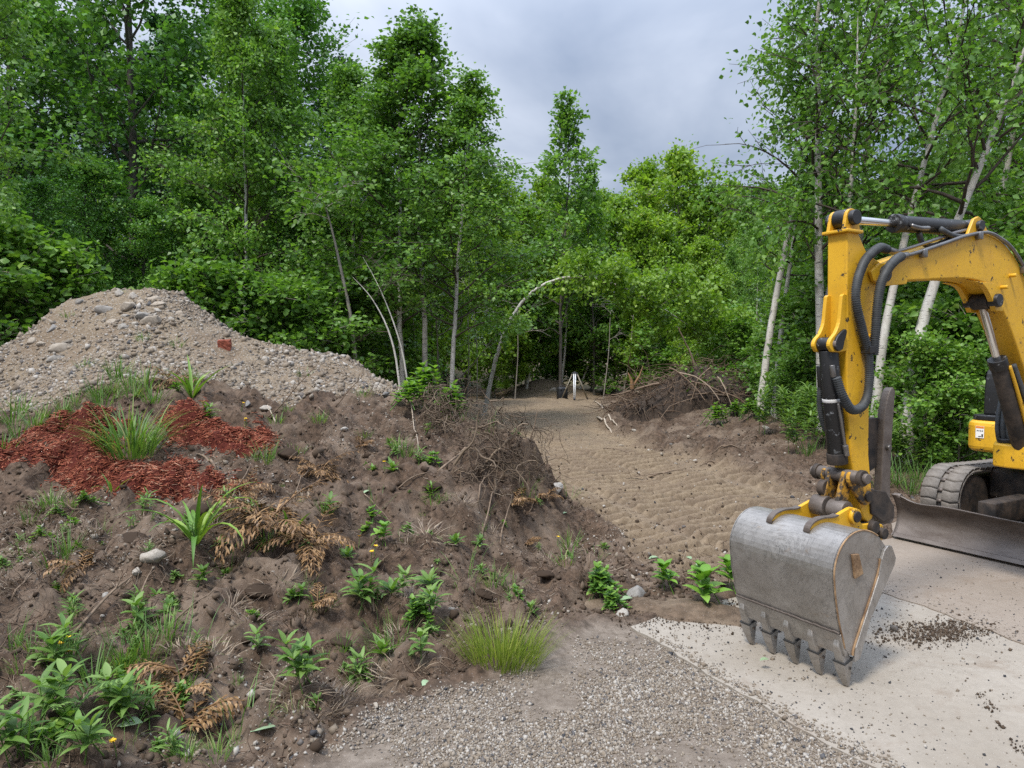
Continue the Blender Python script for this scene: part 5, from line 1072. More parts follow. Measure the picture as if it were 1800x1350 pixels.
def weed_mesh(name, seed, stems, h, leafL, leafW, whorls, per):
    random.seed(seed); mb = MB()
    prof = [.12, .75, 1.0, .85, .5, .0]
    for s_ in range(stems):
        a0 = R(0, 6.28); ln = R(0, .45) if stems > 1 else R(0, .15); top = np.array([math.cos(a0) * ln * h, math.sin(a0) * ln * h, h * R(.75, 1.1)]); b0 = np.array([R(-.02, .02) * stems, R(-.02, .02) * stems, -.02])
        pts = np.array([b0 + (top - b0) * f for f in np.linspace(0, 1, 4)]); mb.tube(pts, np.linspace(.0035, .002, 4), 4, r=.4)
        for k in range(whorls):
            f = .25 + .75 * (k + 1) / whorls; p = b0 + (top - b0) * f; az = R(0, 6.28); sc = 1.0 - .35 * abs(f - .6)
            for j in range(per):
                blade_strip(mb, arc(p, az + j * 6.283 / per + R(-.25, .25), leafL * sc * R(.7, 1.15), R(.15, .75) + .35 * (f > .95), R(.5, 1.2), 6), leafW * sc * R(.8, 1.2), .3, prof)
    return make_mesh(name, np.vstack(mb.v), np.vstack(mb.q), None, {'rnd': np.concatenate(mb.r)})
def fern_mesh(name, seed, fronds, h):
    random.seed(seed); mb = MB()
    for k in range(fronds):
        az = k * 2.4; pts = np.array(arc((0, 0, 0), az, h, 1.1, 1.3, 14)); mb.tube(pts, np.linspace(.003, .001, 14), 3, r=.5)
        for i in range(2, 14):
            d = norm(pts[i] - pts[i - 1]); s = norm(np.cross(d, [0, 0, 1])); w = h * .20 * math.sin(PI * (i + 1) / 15)
            for sg in (-1, 1):
                q = pts[i] + (s * sg * .9 + d * .45) * w; blade_strip(mb, [pts[i], (pts[i] + q) / 2 + np.array([0, 0, .004]), q], h * .05, .2)
    return make_mesh(name, np.vstack(mb.v), np.vstack(mb.q), None, {'rnd': np.concatenate(mb.r)})
def cedar_mesh(name, seed, sprays, L):
    random.seed(seed); mb = MB()
    for k in range(sprays):
        az = R(0, 6.28); pts = np.array(arc((R(-.05, .05), R(-.05, .05), R(0, .05)), az, L * R(.5, 1.1), R(.1, .9), R(.7, 1.6), 9)); mb.tube(pts, np.linspace(.005, .0015, 9), 4, r=.2)
        for i in range(1, 9):
            d = norm(pts[i] - pts[i - 1]); s = norm(np.cross(d, [0, 0, 1]) + np.array([0, 0, R(-.3, .3)]))
            for sg in (-1, 1):
                bl = L * .34 * (1 - i / 11); q0 = pts[i]; dd = norm(s * sg * .8 + d * .8 + np.array([0, 0, -.25]))
                br = [q0, q0 + dd * bl * .5, q0 + dd * bl + np.array([0, 0, -.02])]; blade_strip(mb, br, .011, .1, [.6, 1, .3])
                for m in range(4):
                    f = R(.25, .9); qb = q0 + dd * bl * f; d2 = norm(dd + s * R(-.9, .9) + np.array([0, 0, R(-.5, .1)])); blade_strip(mb, [qb, qb + d2 * bl * .22, qb + d2 * bl * .42 + np.array([0, 0, -.008])], .010, .1, [.6, 1, .2])
    return make_mesh(name, np.vstack(mb.v), np.vstack(mb.q), None, {'rnd': np.concatenate(mb.r)})
PM = {
 'tuft_a': (grass_mesh('tuft', 1, 46, .17, .06, .006), 'grass'), 'tuft_b': (grass_mesh('tuft', 2, 34, .13, .07, .0055, 1.5), 'grass'), 'tuft_c': (grass_mesh('tuft', 3, 26, .22, .05, .006, .9), 'grass'),
 'weed_e': (weed_mesh('weed', 33, 2, .10, .075, .013, 4, 3), 'weed_leaf'), 'weed_f': (weed_mesh('weed', 34, 4, .08, .05, .03, 3, 3), 'shrub_leaf'),
 'tuft_d': (grass_mesh('tuft', 31, 16, .26, .10, .0048, 2.0, 7), 'grass'), 'creeper': (weed_mesh('weed', 32, 5, .07, .04, .02, 4, 3), 'weed_leaf'),
 'dry_tuft': (grass_mesh('tuft', 4, 50, .13, .08, .004, 1.8), 'dry_litter'),
 'weed_a': (weed_mesh('weed', 5, 3, .20, .135, .036, 3, 4), 'weed_leaf'), 'weed_b': (weed_mesh('weed', 6, 2, .16, .12, .034, 3, 4), 'weed_leaf'), 'weed_c': (weed_mesh('weed', 7, 1, .13, .11, .035, 3, 4), 'weed_leaf'),
 'weed_small': (weed_mesh('weed', 8, 2, .05, .06, .022, 2, 4), 'weed_leaf'), 'rosette': (weed_mesh('weed', 9, 1, .03, .12, .036, 2, 6), 'weed_leaf'),
 'tall_weed': (weed_mesh('weed', 10, 5, .62, .17, .04, 8, 3), 'weed_leaf'),
 'lily_small': (lily_mesh('lily', 11, 6, .22, .022), 'lily_leaf'), 'broad': (weed_mesh('weed', 12, 4, .17, .115, .062, 2, 3), 'broad_leaf'),
 'fern': (fern_mesh('fern', 13, 4, .24), 'weed_leaf'),
 'cedar_s': (cedar_mesh('cedar', 14, 5, .26), 'dead_cedar'), 'cedar_m': (cedar_mesh('cedar', 15, 14, .40), 'dead_cedar'),
 'sprig': (weed_mesh('weed', 16, 9, .16, .055, .034, 6, 3), 'shrub_leaf'),
}
random.seed(99)
def plant(name, key, px, py, label, cat, group=None, s=1.0, rz=None, pos=None, tilt=(0, 0)):
    me, m = PM[key]; p = hit(px, py) if pos is None else pos
    o = add(name, me, MAT[m], None, tuple(p), (tilt[0], tilt[1], R(0, 6.28) if rz is None else rz), s); return tag(o, label, cat, group)

# --- the conspicuous plants
o = add('grass_clump', grass_mesh('grass_clump', 21, 190, .54, .18, .013, 1.6, 8), MAT['grass'], None, tuple(hit(232, 806))); tag(o, 'tall clump of green grass growing through the red mulch', 'grass')
o = add('grass_clump', grass_mesh('grass_clump', 22, 480, .31, .17, .0050, .8, 5), MAT['yellow_grass'], None, tuple(hit(885, 1172)), None, (1.15, .7, 1)); tag(o, 'yellow-green tussock of fine grass at the edge of the driveway gravel', 'grass')
o = add('grass_clump', grass_mesh('grass_clump', 23, 170, .20, .16, .0055, 1.3, 5), MAT['grass'], None, tuple(hit(225, 1165))); tag(o, 'patch of dark green grass beside the yellow-flowered weed', 'grass')
o = add('grass_clump', grass_mesh('grass_clump', 24, 130, .22, .15, .006, 1.1, 5), MAT['grass'], None, tuple(hit(690, 1140))); tag(o, 'loose grass beside the yellow-green tussock', 'grass')
o = add('daylily', lily_mesh('daylily', 25, 11, .46, .034, .8), MAT['lily_leaf'], None, tuple(hit(338, 697))); tag(o, 'bright upright daylily at the foot of the gravel slope', 'daylily')
o = add('daylily', lily_mesh('daylily', 26, 15, .56, .034, 1.25), MAT['lily_leaf'], None, tuple(hit(345, 965))); tag(o, 'wide arching daylily below the red mulch', 'daylily')
plant('daylily', 'lily_small', 197, 868, 'small daylily shoot at the lower rim of the red mulch', 'daylily', None, .8)
plant('daylily', 'lily_small', 505, 960, 'uprooted daylily lying among the brown cedar sprays', 'daylily', None, 1.5, None, None, (.7, .4))
for k, (px, py, s) in enumerate([(1245, 1078, 1.25), (1172, 1040, .9), (1288, 1040, 1.0), (1225, 1020, .6)]):
    plant('broad_leaf_plant', 'broad', px, py, ['large broad-leaved plant on the soil beside the bucket', 'broad-leaved plant beside the tan boulder', 'broad-leaved shoots tucked against the bucket', 'small broad-leaved shoot behind the largest one'][k], 'plant', None, s)
for k, (px, py, s) in enumerate([(1058, 1050, 1.15), (1078, 1075, .8)]):
    plant('ivy_sprig', 'sprig', px, py, ['heap of small pointed green leaves left of the tan boulder', 'lower heap of small leaves next to the grey block'][k], 'plant', None, s)
WL = [(110, 1185, 'weed_a', .95, 'large lance-leaved weed carrying yellow flowers'), (85, 1285, 'weed_a', .95, 'lance-leaved weed below the yellow-flowered one'), (165, 1330, 'weed_b', .95, 'lance-leaved weed beside the fern'), (25, 1335, 'weed_a', .9, 'weed clump at the outer foot of the soil bank'),
      (240, 1120, 'weed_c', 1.1, 'lance-leaved weed above the dark green grass patch'), (528, 1205, 'weed_a', .95, 'bushy lance-leaved weed by the rounded soil clod'), (450, 1160, 'weed_c', .8, 'small leafy weed beside the bushy one by the clod'),
      (645, 1075, 'weed_a', 1.0, 'tall bright weed above the driveway edge'), (700, 1050, 'weed_b', .8, 'weed next to the tall bright one'), (755, 1080, 'weed_b', .9, 'upright weed between the tall bright one and the tussock'), (735, 1100, 'sprig', .8, 'low clover-like plant in front of the upright weed'),
      (620, 1205, 'weed_b', .8, 'weed at the edge of the driveway gravel'), (740, 1165, 'weed_c', .9, 'two-leaved seedling left of the yellow-green tussock'), (215, 1270, 'weed_b', 1.0, 'weed in the shade of the dark green grass'), (190, 1250, 'weed_c', 1.0, 'narrow weed near the fern'),
      (690, 830, 'rosette', 1.2, 'flowering rosette on the upper soil bank'), (800, 960, 'rosette', 1.0, 'pale leafy rosette on the open soil'), (580, 910, 'weed_c', .9, 'leafy weed beside the brown cedar sprays'), (670, 960, 'broad', .7, 'heart-leaved weed with yellow flowers beside it'), (610, 985, 'rosette', 1.0, 'flat rosette under the yellow flowers'), (370, 745, 'weed_b', .9, 'leafy weed behind the red mulch'), (100, 1010, 'tuft_c', 1.2, 'thin upright grass beside the pale boulder'), (350, 1030, 'weed_small', 1.4, 'little weed below the arching daylily')]
for px, py, k, s, lab in WL: plant('weed' if k != 'tuft_c' else 'grass_tuft', k, px, py, lab, 'weed' if k != 'tuft_c' else 'grass', None, s)
plant('fern', 'fern', 120, 1275, 'feathery fern among the weeds at the foot of the soil bank', 'fern', None, 1.1)
for k, (px, py, s, key) in enumerate([(470, 930, 1.25, 'cedar_m'), (545, 965, 1.0, 'cedar_m'), (560, 835, .8, 'cedar_m'), (430, 870, .7, 'cedar_m'), (320, 1195, 1.1, 'cedar_s'), (345, 1290, 1.2, 'cedar_s'), (140, 1005, .9, 'cedar_s'), (910, 895, 1.1, 'cedar_s'), (960, 885, .8, 'cedar_s'), (310, 1240, 1.0, 'cedar_s'), (565, 1070, .8, 'cedar_s'), (925, 960, .7, 'cedar_s'), (300, 680, .8, 'cedar_m'), (640, 790, .7, 'cedar_s')]):
    plant('cedar_spray', key, px, py, 'big heap of withered orange-brown cedar sprays' if k == 0 else ('withered orange-brown cedar spray fallen beside the root mass' if px > 850 else 'withered orange-brown cedar spray among the weeds at the foot of the soil bank' if py > 1000 else 'withered orange-brown cedar spray on the upper soil bank near the mulch'), 'dead branch', None if k == 0 else ('cedar sprays by the root mass' if px > 850 else 'cedar sprays among the low weeds' if py > 1000 else 'cedar sprays near the mulch'), s)
# yellow flowers
fm = MB(); hd = MB()
fl_stem = np.array([(0, 0, -.01), (.004, .002, .03), (.008, .0, .065)])
fm.tube(fl_stem, [.002, .002, .0018], 4, r=.5); stem_me = make_mesh('flower_stem', np.vstack(fm.v), np.vstack(fm.q), None, {'rnd': np.concatenate(fm.r)})
for k in range(16):
    a = k / 16 * 6.283; blade_strip(hd, arc((.008, 0, .066), a, .014 * R(.8, 1.1), .35 + .3 * (k % 2), .5, 3), .006, .1, [.5, 1, .7])
head_me = make_mesh('flower_head', np.vstack(hd.v), np.vstack(hd.q), None, {'rnd': np.concatenate(hd.r)})
for px, py in [(105, 1150), (120, 1143), (115, 1158), (122, 1162), (598, 962), (606, 968), (630, 950), (652, 980), (658, 974), (205, 1325), (980, 948), (424, 712), (430, 742), (434, 738), (676, 815)]:
    o = thing('yellow_flower', 'small yellow flower on a short stem among the weeds', 'flower', tuple(hit(px, py + 14)), (R(-.2, .2), R(-.2, .2), R(0, 6.28)), 'yellow flowers on the soil bank', 1.15)
    add('stem', stem_me, MAT['weed_leaf'], o); add('flower_head', head_me, MAT['flower_yellow'], o)
# fallen leaves
lm_ = MB(); blade_strip(lm_, [(0, 0, .004), (.025, 0, .012), (.05, 0, .015), (.075, 0, .012), (.10, 0, .004)], .075, .12, [.05, .8, 1, .75, .02]); fl_me = make_mesh('fallen_leaf', np.vstack(lm_.v), np.vstack(lm_.q), None, {'rnd': np.concatenate(lm_.r)})
for k, (px, py, s, rz) in enumerate([(440, 1292, 1.05, .5), (742, 1210, .65, 1), (1335, 1195, .5, 0), (1140, 985, .8, 0), (205, 1290, 1.0, .3), (1215, 985, .6, 2), (990, 905, .6, 1), (1090, 1060, .9, .2), (640, 870, .7, 1), (10, 1225, .9, 0), (1225, 1000, .6, .8)]):
    p = hit(px, py); tag(add('fallen_leaf', fl_me, MAT['wilted_leaf'], None, (p[0], p[1], max(p[2], .02 if LS(p[0], p[1]) < 0 else -1) + .006), (R(-.15, .15), R(-.2, .2), rz), s), 'large pale green leaf lying on bare soil above the driveway gravel' if k == 0 else 'pale wilted leaf lying on the ground', 'leaf', None if k == 0 else 'wilted leaves on the ground')
# scattered small growth
rg2 = np.random.default_rng(77)
P = scatter(270, (-4.6, .8, 2.6, 7.2), lambda x, y: ((LH(x, y) < -.1) & (LG(x, y) > .05) & (LM(x, y) > .08)) * np.clip(1.2 - .13 * y, .2, 1) * sstep(-.25, .4, fbm(x * 1.1, y * 1.1, 3, 150)), rg2)
for p in P:
    k = random.choice(['weed_small', 'weed_small', 'rosette', 'tuft_b', 'tuft_a', 'tuft_d', 'tuft_d', 'dry_tuft', 'dry_tuft', 'weed_e', 'weed_f', 'creeper', 'creeper'])
    g = k in ('tuft_a', 'tuft_b', 'tuft_d', 'dry_tuft')
    plant('grass_tuft' if g else 'small_weed', k, 0, 0, ('dry straw-coloured grass tuft on the soil bank' if k == 'dry_tuft' else 'short green grass tuft on the soil bank') if g else 'little green weed seedling on the soil bank', 'grass' if g else 'weed', ('dry tufts on the soil bank' if k == 'dry_tuft' else 'green tufts on the soil bank') if g else 'little weeds on the soil bank', random.choice([.35, .5, .7, .9, 1.2]), None, tuple(p), (R(-.25, .25), R(-.25, .25)))
for px, py in [(30, 770), (80, 735), (130, 715), (170, 705), (200, 690), (235, 700), (60, 750), (20, 745), (110, 728), (150, 740), (215, 675), (180, 720), (255, 690), (270, 710), (5, 800), (40, 725), (95, 760), (205, 660), (230, 680)]:
    plant('grass_tuft', random.choice(['tuft_a', 'tuft_c']), px, py, 'green grass tuft along the foot of the gravel pile above the mulch', 'grass', 'grass along the foot of the gravel pile', R(1.1, 1.7))
random.seed(5)
for k in range(46):
    px, py = R(0, 330), R(1060, 1345)
    key = random.choice(['tuft_d', 'tuft_a', 'weed_e', 'creeper', 'tuft_c', 'weed_small', 'weed_f'])
    plant('grass_tuft' if 'tuft' in key else 'low_weed', key, px, py, 'grass blades mixed into the weed patch at the foot of the soil bank' if 'tuft' in key else 'low herb mixed into the weed patch at the foot of the soil bank', 'grass' if 'tuft' in key else 'weed', 'grass in the weed patch' if 'tuft' in key else 'low herbs in the weed patch', R(.6, 1.2))
for px, py in [(535, 665), (250, 600), (150, 650), (215, 518), (120, 560), (310, 610), (505, 725), (485, 745), (640, 700), (560, 740)]:
    plant('grass_tuft', random.choice(['tuft_a', 'tuft_b']), px, py, 'sparse grass tuft rooted in the gravel slope', 'grass', 'sparse tufts on the gravel', R(.7, 1.2))
for px, py in [(70, 900), (90, 890), (50, 930), (470, 820), (520, 800), (760, 885), (775, 880), (640, 770), (700, 790), (450, 810), (560, 745), (40, 980), (120, 980), (200, 1180), (260, 1190), (320, 1330), (380, 1335), (870, 1030), (900, 1040), (470, 965)]:
    plant('grass_tuft', random.choice(['tuft_a', 'tuft_b', 'tuft_c']), px, py, 'ragged green grass tuft on torn-up soil', 'grass', 'ragged tufts on torn-up soil', R(.7, 1.2))
P = scatter(110, (-4.8, .8, 2.6, 7.2), lambda x, y: ((LH(x, y) < -.05) & (LG(x, y) > .05) & (LM(x, y) > .08)) * np.clip(1.2 - .13 * y, .2, 1) * sstep(-.1, .4, fbm(x * .9, y * .9, 3, 151)), rg2)
for p in P: plant('straw_mat', 'dry_tuft', 0, 0, 'matted patch of dead straw and root hair on the soil bank', 'dead grass', 'straw mats on the soil bank', (R(1.0, 1.8), R(1.0, 1.8), R(.35, .7)), None, tuple(p), (R(-.3, .3), R(-.3, .3)))
for px, py in [(1585, 858), (1600, 868), (1570, 850), (1615, 845), (1555, 840), (1630, 850), (1548, 862), (1420, 800), (1640, 862)]:
    plant('grass_tuft', 'tuft_c', px, py, 'lush grass tuft between the blade and the wood', 'grass', 'lush tufts behind the blade', R(1.5, 2.2))
for px, py in [(1580, 815), (1620, 805), (1660, 800), (1700, 800), (1595, 835), (1640, 830), (1550, 820), (1730, 805), (1400, 800), (1380, 770), (1360, 745), (1425, 775), (1390, 735), (1340, 725), (1605, 790), (1670, 785), (1345, 765), (1440, 790), (1465, 780), (1370, 715)]:
    plant('tall_weed', 'tall_weed', px, py, 'tall leafy weed at the edge of the wood by the excavator', 'weed', 'tall weeds by the excavator', R(.8, 1.25))
for px, py in [(745, 700), (790, 735), (720, 715), (1290, 730), (1320, 735), (1260, 745)]:
    plant('leafy_shoot', 'sprig', px, py, 'uprooted leafy green shoot on the root-strewn bank' if px < 1000 else 'green leafy shoot poking from the brush pile', 'plant', 'uprooted shoots on the bank' if px < 1000 else 'shoots in the brush pile', R(1.4, 2.0))

# --- rocks
def rock_mesh(seed, flat=.65, npt=22):
    rng = np.random.default_rng(seed); bm = bmesh.new()
    v = rng.normal(size=(npt, 3)); v /= np.linalg.norm(v, axis=1, keepdims=True); v *= rng.uniform(.78, 1.05, (npt, 1)); v *= np.array([1, rng.uniform(.6, .9), flat])
    for p in v: bm.verts.new(p)
    r_ = bmesh.ops.convex_hull(bm, input=bm.verts[:]); bmesh.ops.delete(bm, geom=[g for g in r_['geom_interior'] if isinstance(g, bmesh.types.BMVert)], context='VERTS')
    bmesh.ops.bevel(bm, geom=bm.edges[:], offset=.05, segments=1, affect='EDGES'); bmesh.ops.triangulate(bm, faces=bm.faces[:]); bmesh.ops.subdivide_edges(bm, edges=bm.edges[:], cuts=1, use_grid_fill=True)
    bmesh.ops.smooth_vert(bm, verts=bm.verts[:], factor=.15)
    for vt in bm.verts: vt.co *= 1 + .22 * (vnoise(vt.co.x * 3 + seed, vt.co.y * 3 + vt.co.z * 2.1, seed) - .5)
    me = bpy.data.meshes.new('rock'); bm.to_mesh(me); bm.free(); me.polygons.foreach_set('use_smooth', [True] * len(me.polygons)); return me
ROCKS = [rock_mesh(s, f) for s, f in ((1, .7), (2, .55), (3, .8), (4, .45), (5, .65), (6, .75))]; SLABROCK = rock_mesh(9, .45)
def rock(px, py, wpx, label, group=None, me=None, rz=None, name='rock', mat='rock', zs=1.0):
    p = hit(px, py + wpx * .22); d = p[1]; s = wpx / FPX * d * .52
    return tag(add(name, me or random.choice(ROCKS), MAT[mat], None, (p[0], p[1], p[2] + s * .06), (R(-.25, .25), R(-.25, .25), R(0, 6.28) if rz is None else rz), (s, s, s * zs) if me is not SLABROCK else (s, s * .6, s * .7)), label, 'rock', group)
CR = 'rocks on the crest of the gravel pile'
for px, py, w in [(212, 515, 20), (234, 520, 22), (228, 536, 26), (185, 541, 30), (278, 531, 24), (276, 543, 20), (252, 551, 28), (197, 562, 24), (221, 554, 16), (238, 567, 20), (218, 572, 17), (314, 550, 17), (247, 528, 16), (271, 522, 20), (142, 530, 16), (170, 552, 14), (300, 560, 12), (260, 575, 13), (150, 545, 13)]:
    rock(px, py, w * 1.3, 'grey rock among the cluster on the gravel pile crest', CR)
rock(266, 559, 40, 'largest smooth grey rock in the crest cluster of the gravel pile')
rock(114, 600, 74, 'long tan stone slab half buried in the left shoulder of the gravel pile', None, SLABROCK, .35, 'stone_slab', zs=1.6)
rock(98, 624, 44, 'dark stone slab below the long tan one', None, SLABROCK, .2, 'stone_slab', zs=1.6)
for px, py, w in [(92, 574, 30), (56, 597, 26), (76, 603, 22), (65, 582, 18), (40, 605, 14), (130, 575, 12)]: rock(px, py, w, 'rock on the left shoulder of the gravel pile', 'rocks on the left shoulder of the gravel pile')
for px, py, w in [(508, 628, 24), (563, 671, 18), (515, 674, 16), (580, 674, 14), (618, 645, 12), (467, 716, 26), (435, 708, 20), (503, 656, 12), (420, 640, 14), (350, 640, 13), (300, 645, 12), (540, 645, 10), (310, 590, 11), (440, 655, 12), (390, 660, 10), (485, 640, 10), (545, 690, 12), (250, 640, 11), (180, 620, 12), (600, 660, 10), (655, 668, 10), (200, 590, 11), (330, 575, 11), (360, 620, 10)]:
    rock(px, py, w, 'cobble lying on the slope of the gravel pile', 'cobbles on the gravel slope')
rock(680, 690, 30, 'pale flat slab at the right end of the gravel pile', None, SLABROCK, .9, 'stone_slab', zs=1.8)
rock(605, 752, 20, 'round grey cobble on dark soil above the root mass')
rock(267, 975, 46, 'pale rough boulder beside the arching daylily'); rock(243, 1010, 28, 'white stone just below the pale rough boulder'); rock(188, 1044, 24, 'buff stone on the weedy soil')
rock(660, 1237, 20, 'white angular stone on the driveway edge'); rock(1125, 1032, 60, 'tan boulder beside the broad-leaved plants'); rock(1095, 1074, 32, 'grey angular block at the corner of the concrete'); rock(1112, 1012, 18, 'small white rock behind the tan boulder')
rock(978, 851, 40, 'pale rock at the rim of the track above the root mass'); rock(973, 682, 22, 'tan boulder on top of the far spoil mound', None, ROCKS[3])
for px, py, w in [(1210, 768, 11), (1163, 798, 9), (1092, 782, 11), (1222, 808, 9), (1188, 814, 8), (1347, 750, 18), (1115, 755, 12), (1180, 780, 9), (1250, 745, 8), (1140, 790, 8), (1360, 780, 9), (1300, 800, 8)]: rock(px, py, w, 'stone in the cut bank beside the track', 'stones in the cut bank')
for px, py, w in [(640, 1180, 9), (470, 1195, 10), (575, 1195, 8), (330, 1120, 8), (420, 1080, 7), (290, 1060, 8), (255, 1275, 10), (265, 1290, 9), (690, 1215, 8), (760, 1000, 8), (480, 1010, 7), (505, 845, 9), (620, 840, 9), (440, 880, 7), (180, 1085, 9), (520, 1330, 8), (600, 1300, 7)]: rock(px, py, w, 'small pale stone on the soil bank', 'small stones on the soil bank')
# clods of earth
CLODM = rock_mesh(21, .6, 40)
for px, py, w, lab in [(600, 1120, 52, 'rounded clod of brown earth above the bushy weed'), (455, 1030, 62, 'broad clod of bare earth below the cedar sprays'), (230, 935, 70, 'crumbly clod of earth between the mulch and the pale boulder'), (350, 825 + 70, 44, 'dark clod under the lower mulch lobe'), (850, 1040, 40, 'clod of earth at the foot of the root bank'), (960, 1010, 46, 'clod of earth near the leaf heap'), (505, 790, 50, 'dark sod clod right of the mulch'), (430, 830, 48, 'dark sod clod beside the lower mulch lobe'), (760, 850, 40, 'clod of earth beside the root mass')]:
    o = rock(px, py, w, lab, None, CLODM, None, 'earth_clod', 'clod', .6); o['category'] = 'soil clod'
# brick
p = hit(395, 615); bm = bmesh.new(); bmesh.ops.create_cube(bm, size=1.0)
for v in bm.verts: v.co = Vector((v.co.x * .135, v.co.y * .095, v.co.z * .125))
bmesh.ops.subdivide_edges(bm, edges=bm.edges[:], cuts=4, use_grid_fill=True)
for v in bm.verts: v.co += Vector((R(-.004, .004), R(-.004, .004), R(-.004, .004))) * (1.8 if v.co.x > .05 else 1)
me = bpy.data.meshes.new('brick'); bm.to_mesh(me); bm.free()
o = tag(add('broken_brick', me, MAT['brick_red'], None, (p[0], p[1], p[2] + .04), (.15, -.05, .15)), 'broken red brick lying on the gravel slope', 'brick'); m = o.modifiers.new('b', 'BEVEL'); m.width = .006; m.limit_method = 'ANGLE'

# --- roots, sticks, brush
def wander(p, d, L, n_, jit, grav=0.0, rng=RNG):
    pts = [np.array(p, float)]; d = norm(np.array(d, float))
    for k in range(n_):
        d = norm(d + rng.normal(0, jit, 3) + np.array([0, 0, -grav])); pts.append(pts[-1] + d * L / n_)
    return np.array(pts)
def stick(px0, py0, px1, py1, rad, label, mat='stick_bark', lift=.03, group=None, jit=.02, name='stick', cat='stick', d1=None, forks=1):
    a = hit(px0, py0); b_ = hit(px1, py1) if d1 is None else at_depth(px1, py1, d1); L = np.linalg.norm(b_ - a); mb = MB(); n_ = 9
    pts = np.array([a + (b_ - a) * f for f in np.linspace(0, 1, n_)]); pts[1:-1] += RNG.normal(0, jit * L, (n_ - 2, 3)) * .6; 
    for _ in range(1): pts[1:-1] = (pts[:-2] + 2 * pts[1:-1] + pts[2:]) / 4
    if d1 is None: pts[:, 2] = np.maximum(pts[:, 2], H(pts[:, 0], pts[:, 1]) + rad * .4) + lift * np.sin(np.linspace(0, PI, n_))
    pts -= a
    mb.tube(pts, np.linspace(rad, rad * .45, n_), 6, True, r=.5)
    for k in range(forks):
        i = random.randint(3, 7); mb.tube(wander(pts[i], norm(pts[i] - pts[i - 1]) + RNG.normal(0, .5, 3) + np.array([0, 0, .3]), L * R(.15, .35), 4, .15), np.linspace(rad * .5, rad * .2, 5), 5, r=.5)
    return tag(mb.build(name, MAT[mat], None, True, loc=tuple(a)), label, cat, group)
SG = 'sticks and roots lying on the soil bank'; SL = 'thin bare stick or root lying on the soil bank'
for a in [(128, 1120, 245, 1005, .010), (240, 1090, 268, 1010, .006), (305, 1097, 385, 1050, .006), (60, 1100, 10, 1130, .005), (590, 800, 720, 690, .006), (770, 830, 860, 770, .012), (700, 860, 750, 835, .008), (840, 890, 855, 830, .008), (845, 955, 870, 860, .010), (640, 870, 690, 930, .005), (400, 900, 440, 820, .006), (515, 880, 545, 830, .005), (380, 830, 350, 800, .014), (560, 720, 590, 760, .006), (430, 1230, 520, 1180, .005), (20, 1060, 80, 1000, .005), (150, 900, 60, 920, .006), (880, 960, 900, 870, .006), (930, 905, 960, 870, .006), (1010, 950, 1030, 985, .005), (1035, 1000, 1050, 970, .006)]:
    stick(*a[:4], a[4], SL, group=SG)
stick(932, 780, 945, 722, .009, 'dark thin sapling stem sticking up from the root mass rim', 'stick_bark', d1=6.7, forks=0); stick(470, 735, 560, 640, .006, 'thin bare twig standing in front of the gravel slope', 'stick_bark', d1=6.3, forks=3); stick(590, 720, 640, 655, .006, 'thin reddish twig standing above the dark soil', 'stick_bark', d1=6.9, forks=2)
stick(485, 745, 470, 712, .009, 'pale snapped stick at the foot of the gravel slope', 'pale_wood', d1=6.6, forks=0); stick(715, 700, 735, 800, .007, 'grey twig hanging down the bank above the root mass', 'pale_wood')
for a in [(1050, 735, 1075, 762, .03), (1065, 735, 1085, 750, .025), (1060, 720, 1045, 705, .03)]: stick(*a[:4], a[4], 'pale splintered stick on the track beside the brush pile', 'pale_wood', group='splintered sticks by the brush pile', forks=0)
for a in [(1140, 840, 1200, 828, .012), (1255, 815, 1230, 820, .012), (1110, 800, 1060, 790, .01), (1180, 835, 1100, 842, .008), (1300, 790, 1250, 800, .01), (1330, 770, 1290, 785, .01)]: stick(*a[:4], a[4], 'root end lying on the edge of the dirt track', group='root ends on the track edge', forks=1)
for a in [(1345, 1188, 1372, 1195, .005), (1655, 1195, 1680, 1199, .006), (1550, 1310, 1590, 1312, .003)]: stick(*a[:4], a[4], 'splinter of wood lying on the concrete', group='splinters on the concrete', forks=0, lift=.005)

# root mass on the bank
rc = hit(860, 800); rm = thing('root_mass', 'torn-out tangle of dark roots hanging on the bank above the track', 'root mass', tuple(rc))
mb = MB(); rng = np.random.default_rng(5)
for k in range(950):
    px = rng.uniform(745, 955); py = rng.uniform(715, 850) if px > 800 else rng.uniform(715, 770)
    if px > 930 and py < 765: continue
    p = hit(px, py); n_ = normal_at(np.array([p[0]]), np.array([p[1]]), .2)[0]; p = p + n_ * rng.uniform(0, .10 if py > 800 else .3)
    d = rng.normal(0, 1, 3); d -= n_ * (d @ n_) * .7; d[2] -= .35
    L = rng.gamma(2.2, .09) + .08; r0 = rng.choice([.002, .003, .0045, .008], p=[.35, .35, .2, .1])
    mb.tube(wander(p, d, L, 8, .34, .05, rng) - rc, np.linspace(r0, r0 * .4, 9), 4, r=float(np.clip(rng.normal(.42, .25), 0, 1)))
o = mb.build('fine_roots', MAT['root'], rm, True); o['kind'] = 'stuff'
for px, py, L, dx, dz in [(800, 830, .55, .5, .5), (850, 770, .5, .7, -.1), (900, 780, .45, -.6, -.5), (870, 850, .35, .1, -1), (835, 800, .4, .8, -.4), (905, 830, .4, -.2, -1), (940, 800, .35, .1, -1), (830, 765, .5, .9, .1), (880, 800, .45, -.9, -.2)]:
    p = hit(px, py) + np.array([0, -.08, .06]); m2 = MB(); m2.tube(wander(p, (dx, -.15, dz), L, 10, .2, 0, rng) - rc, np.linspace(.013, .004, 11), 6, r=rng.uniform(.5, .95)); m2.build('thick_root', MAT['root'], rm, True)
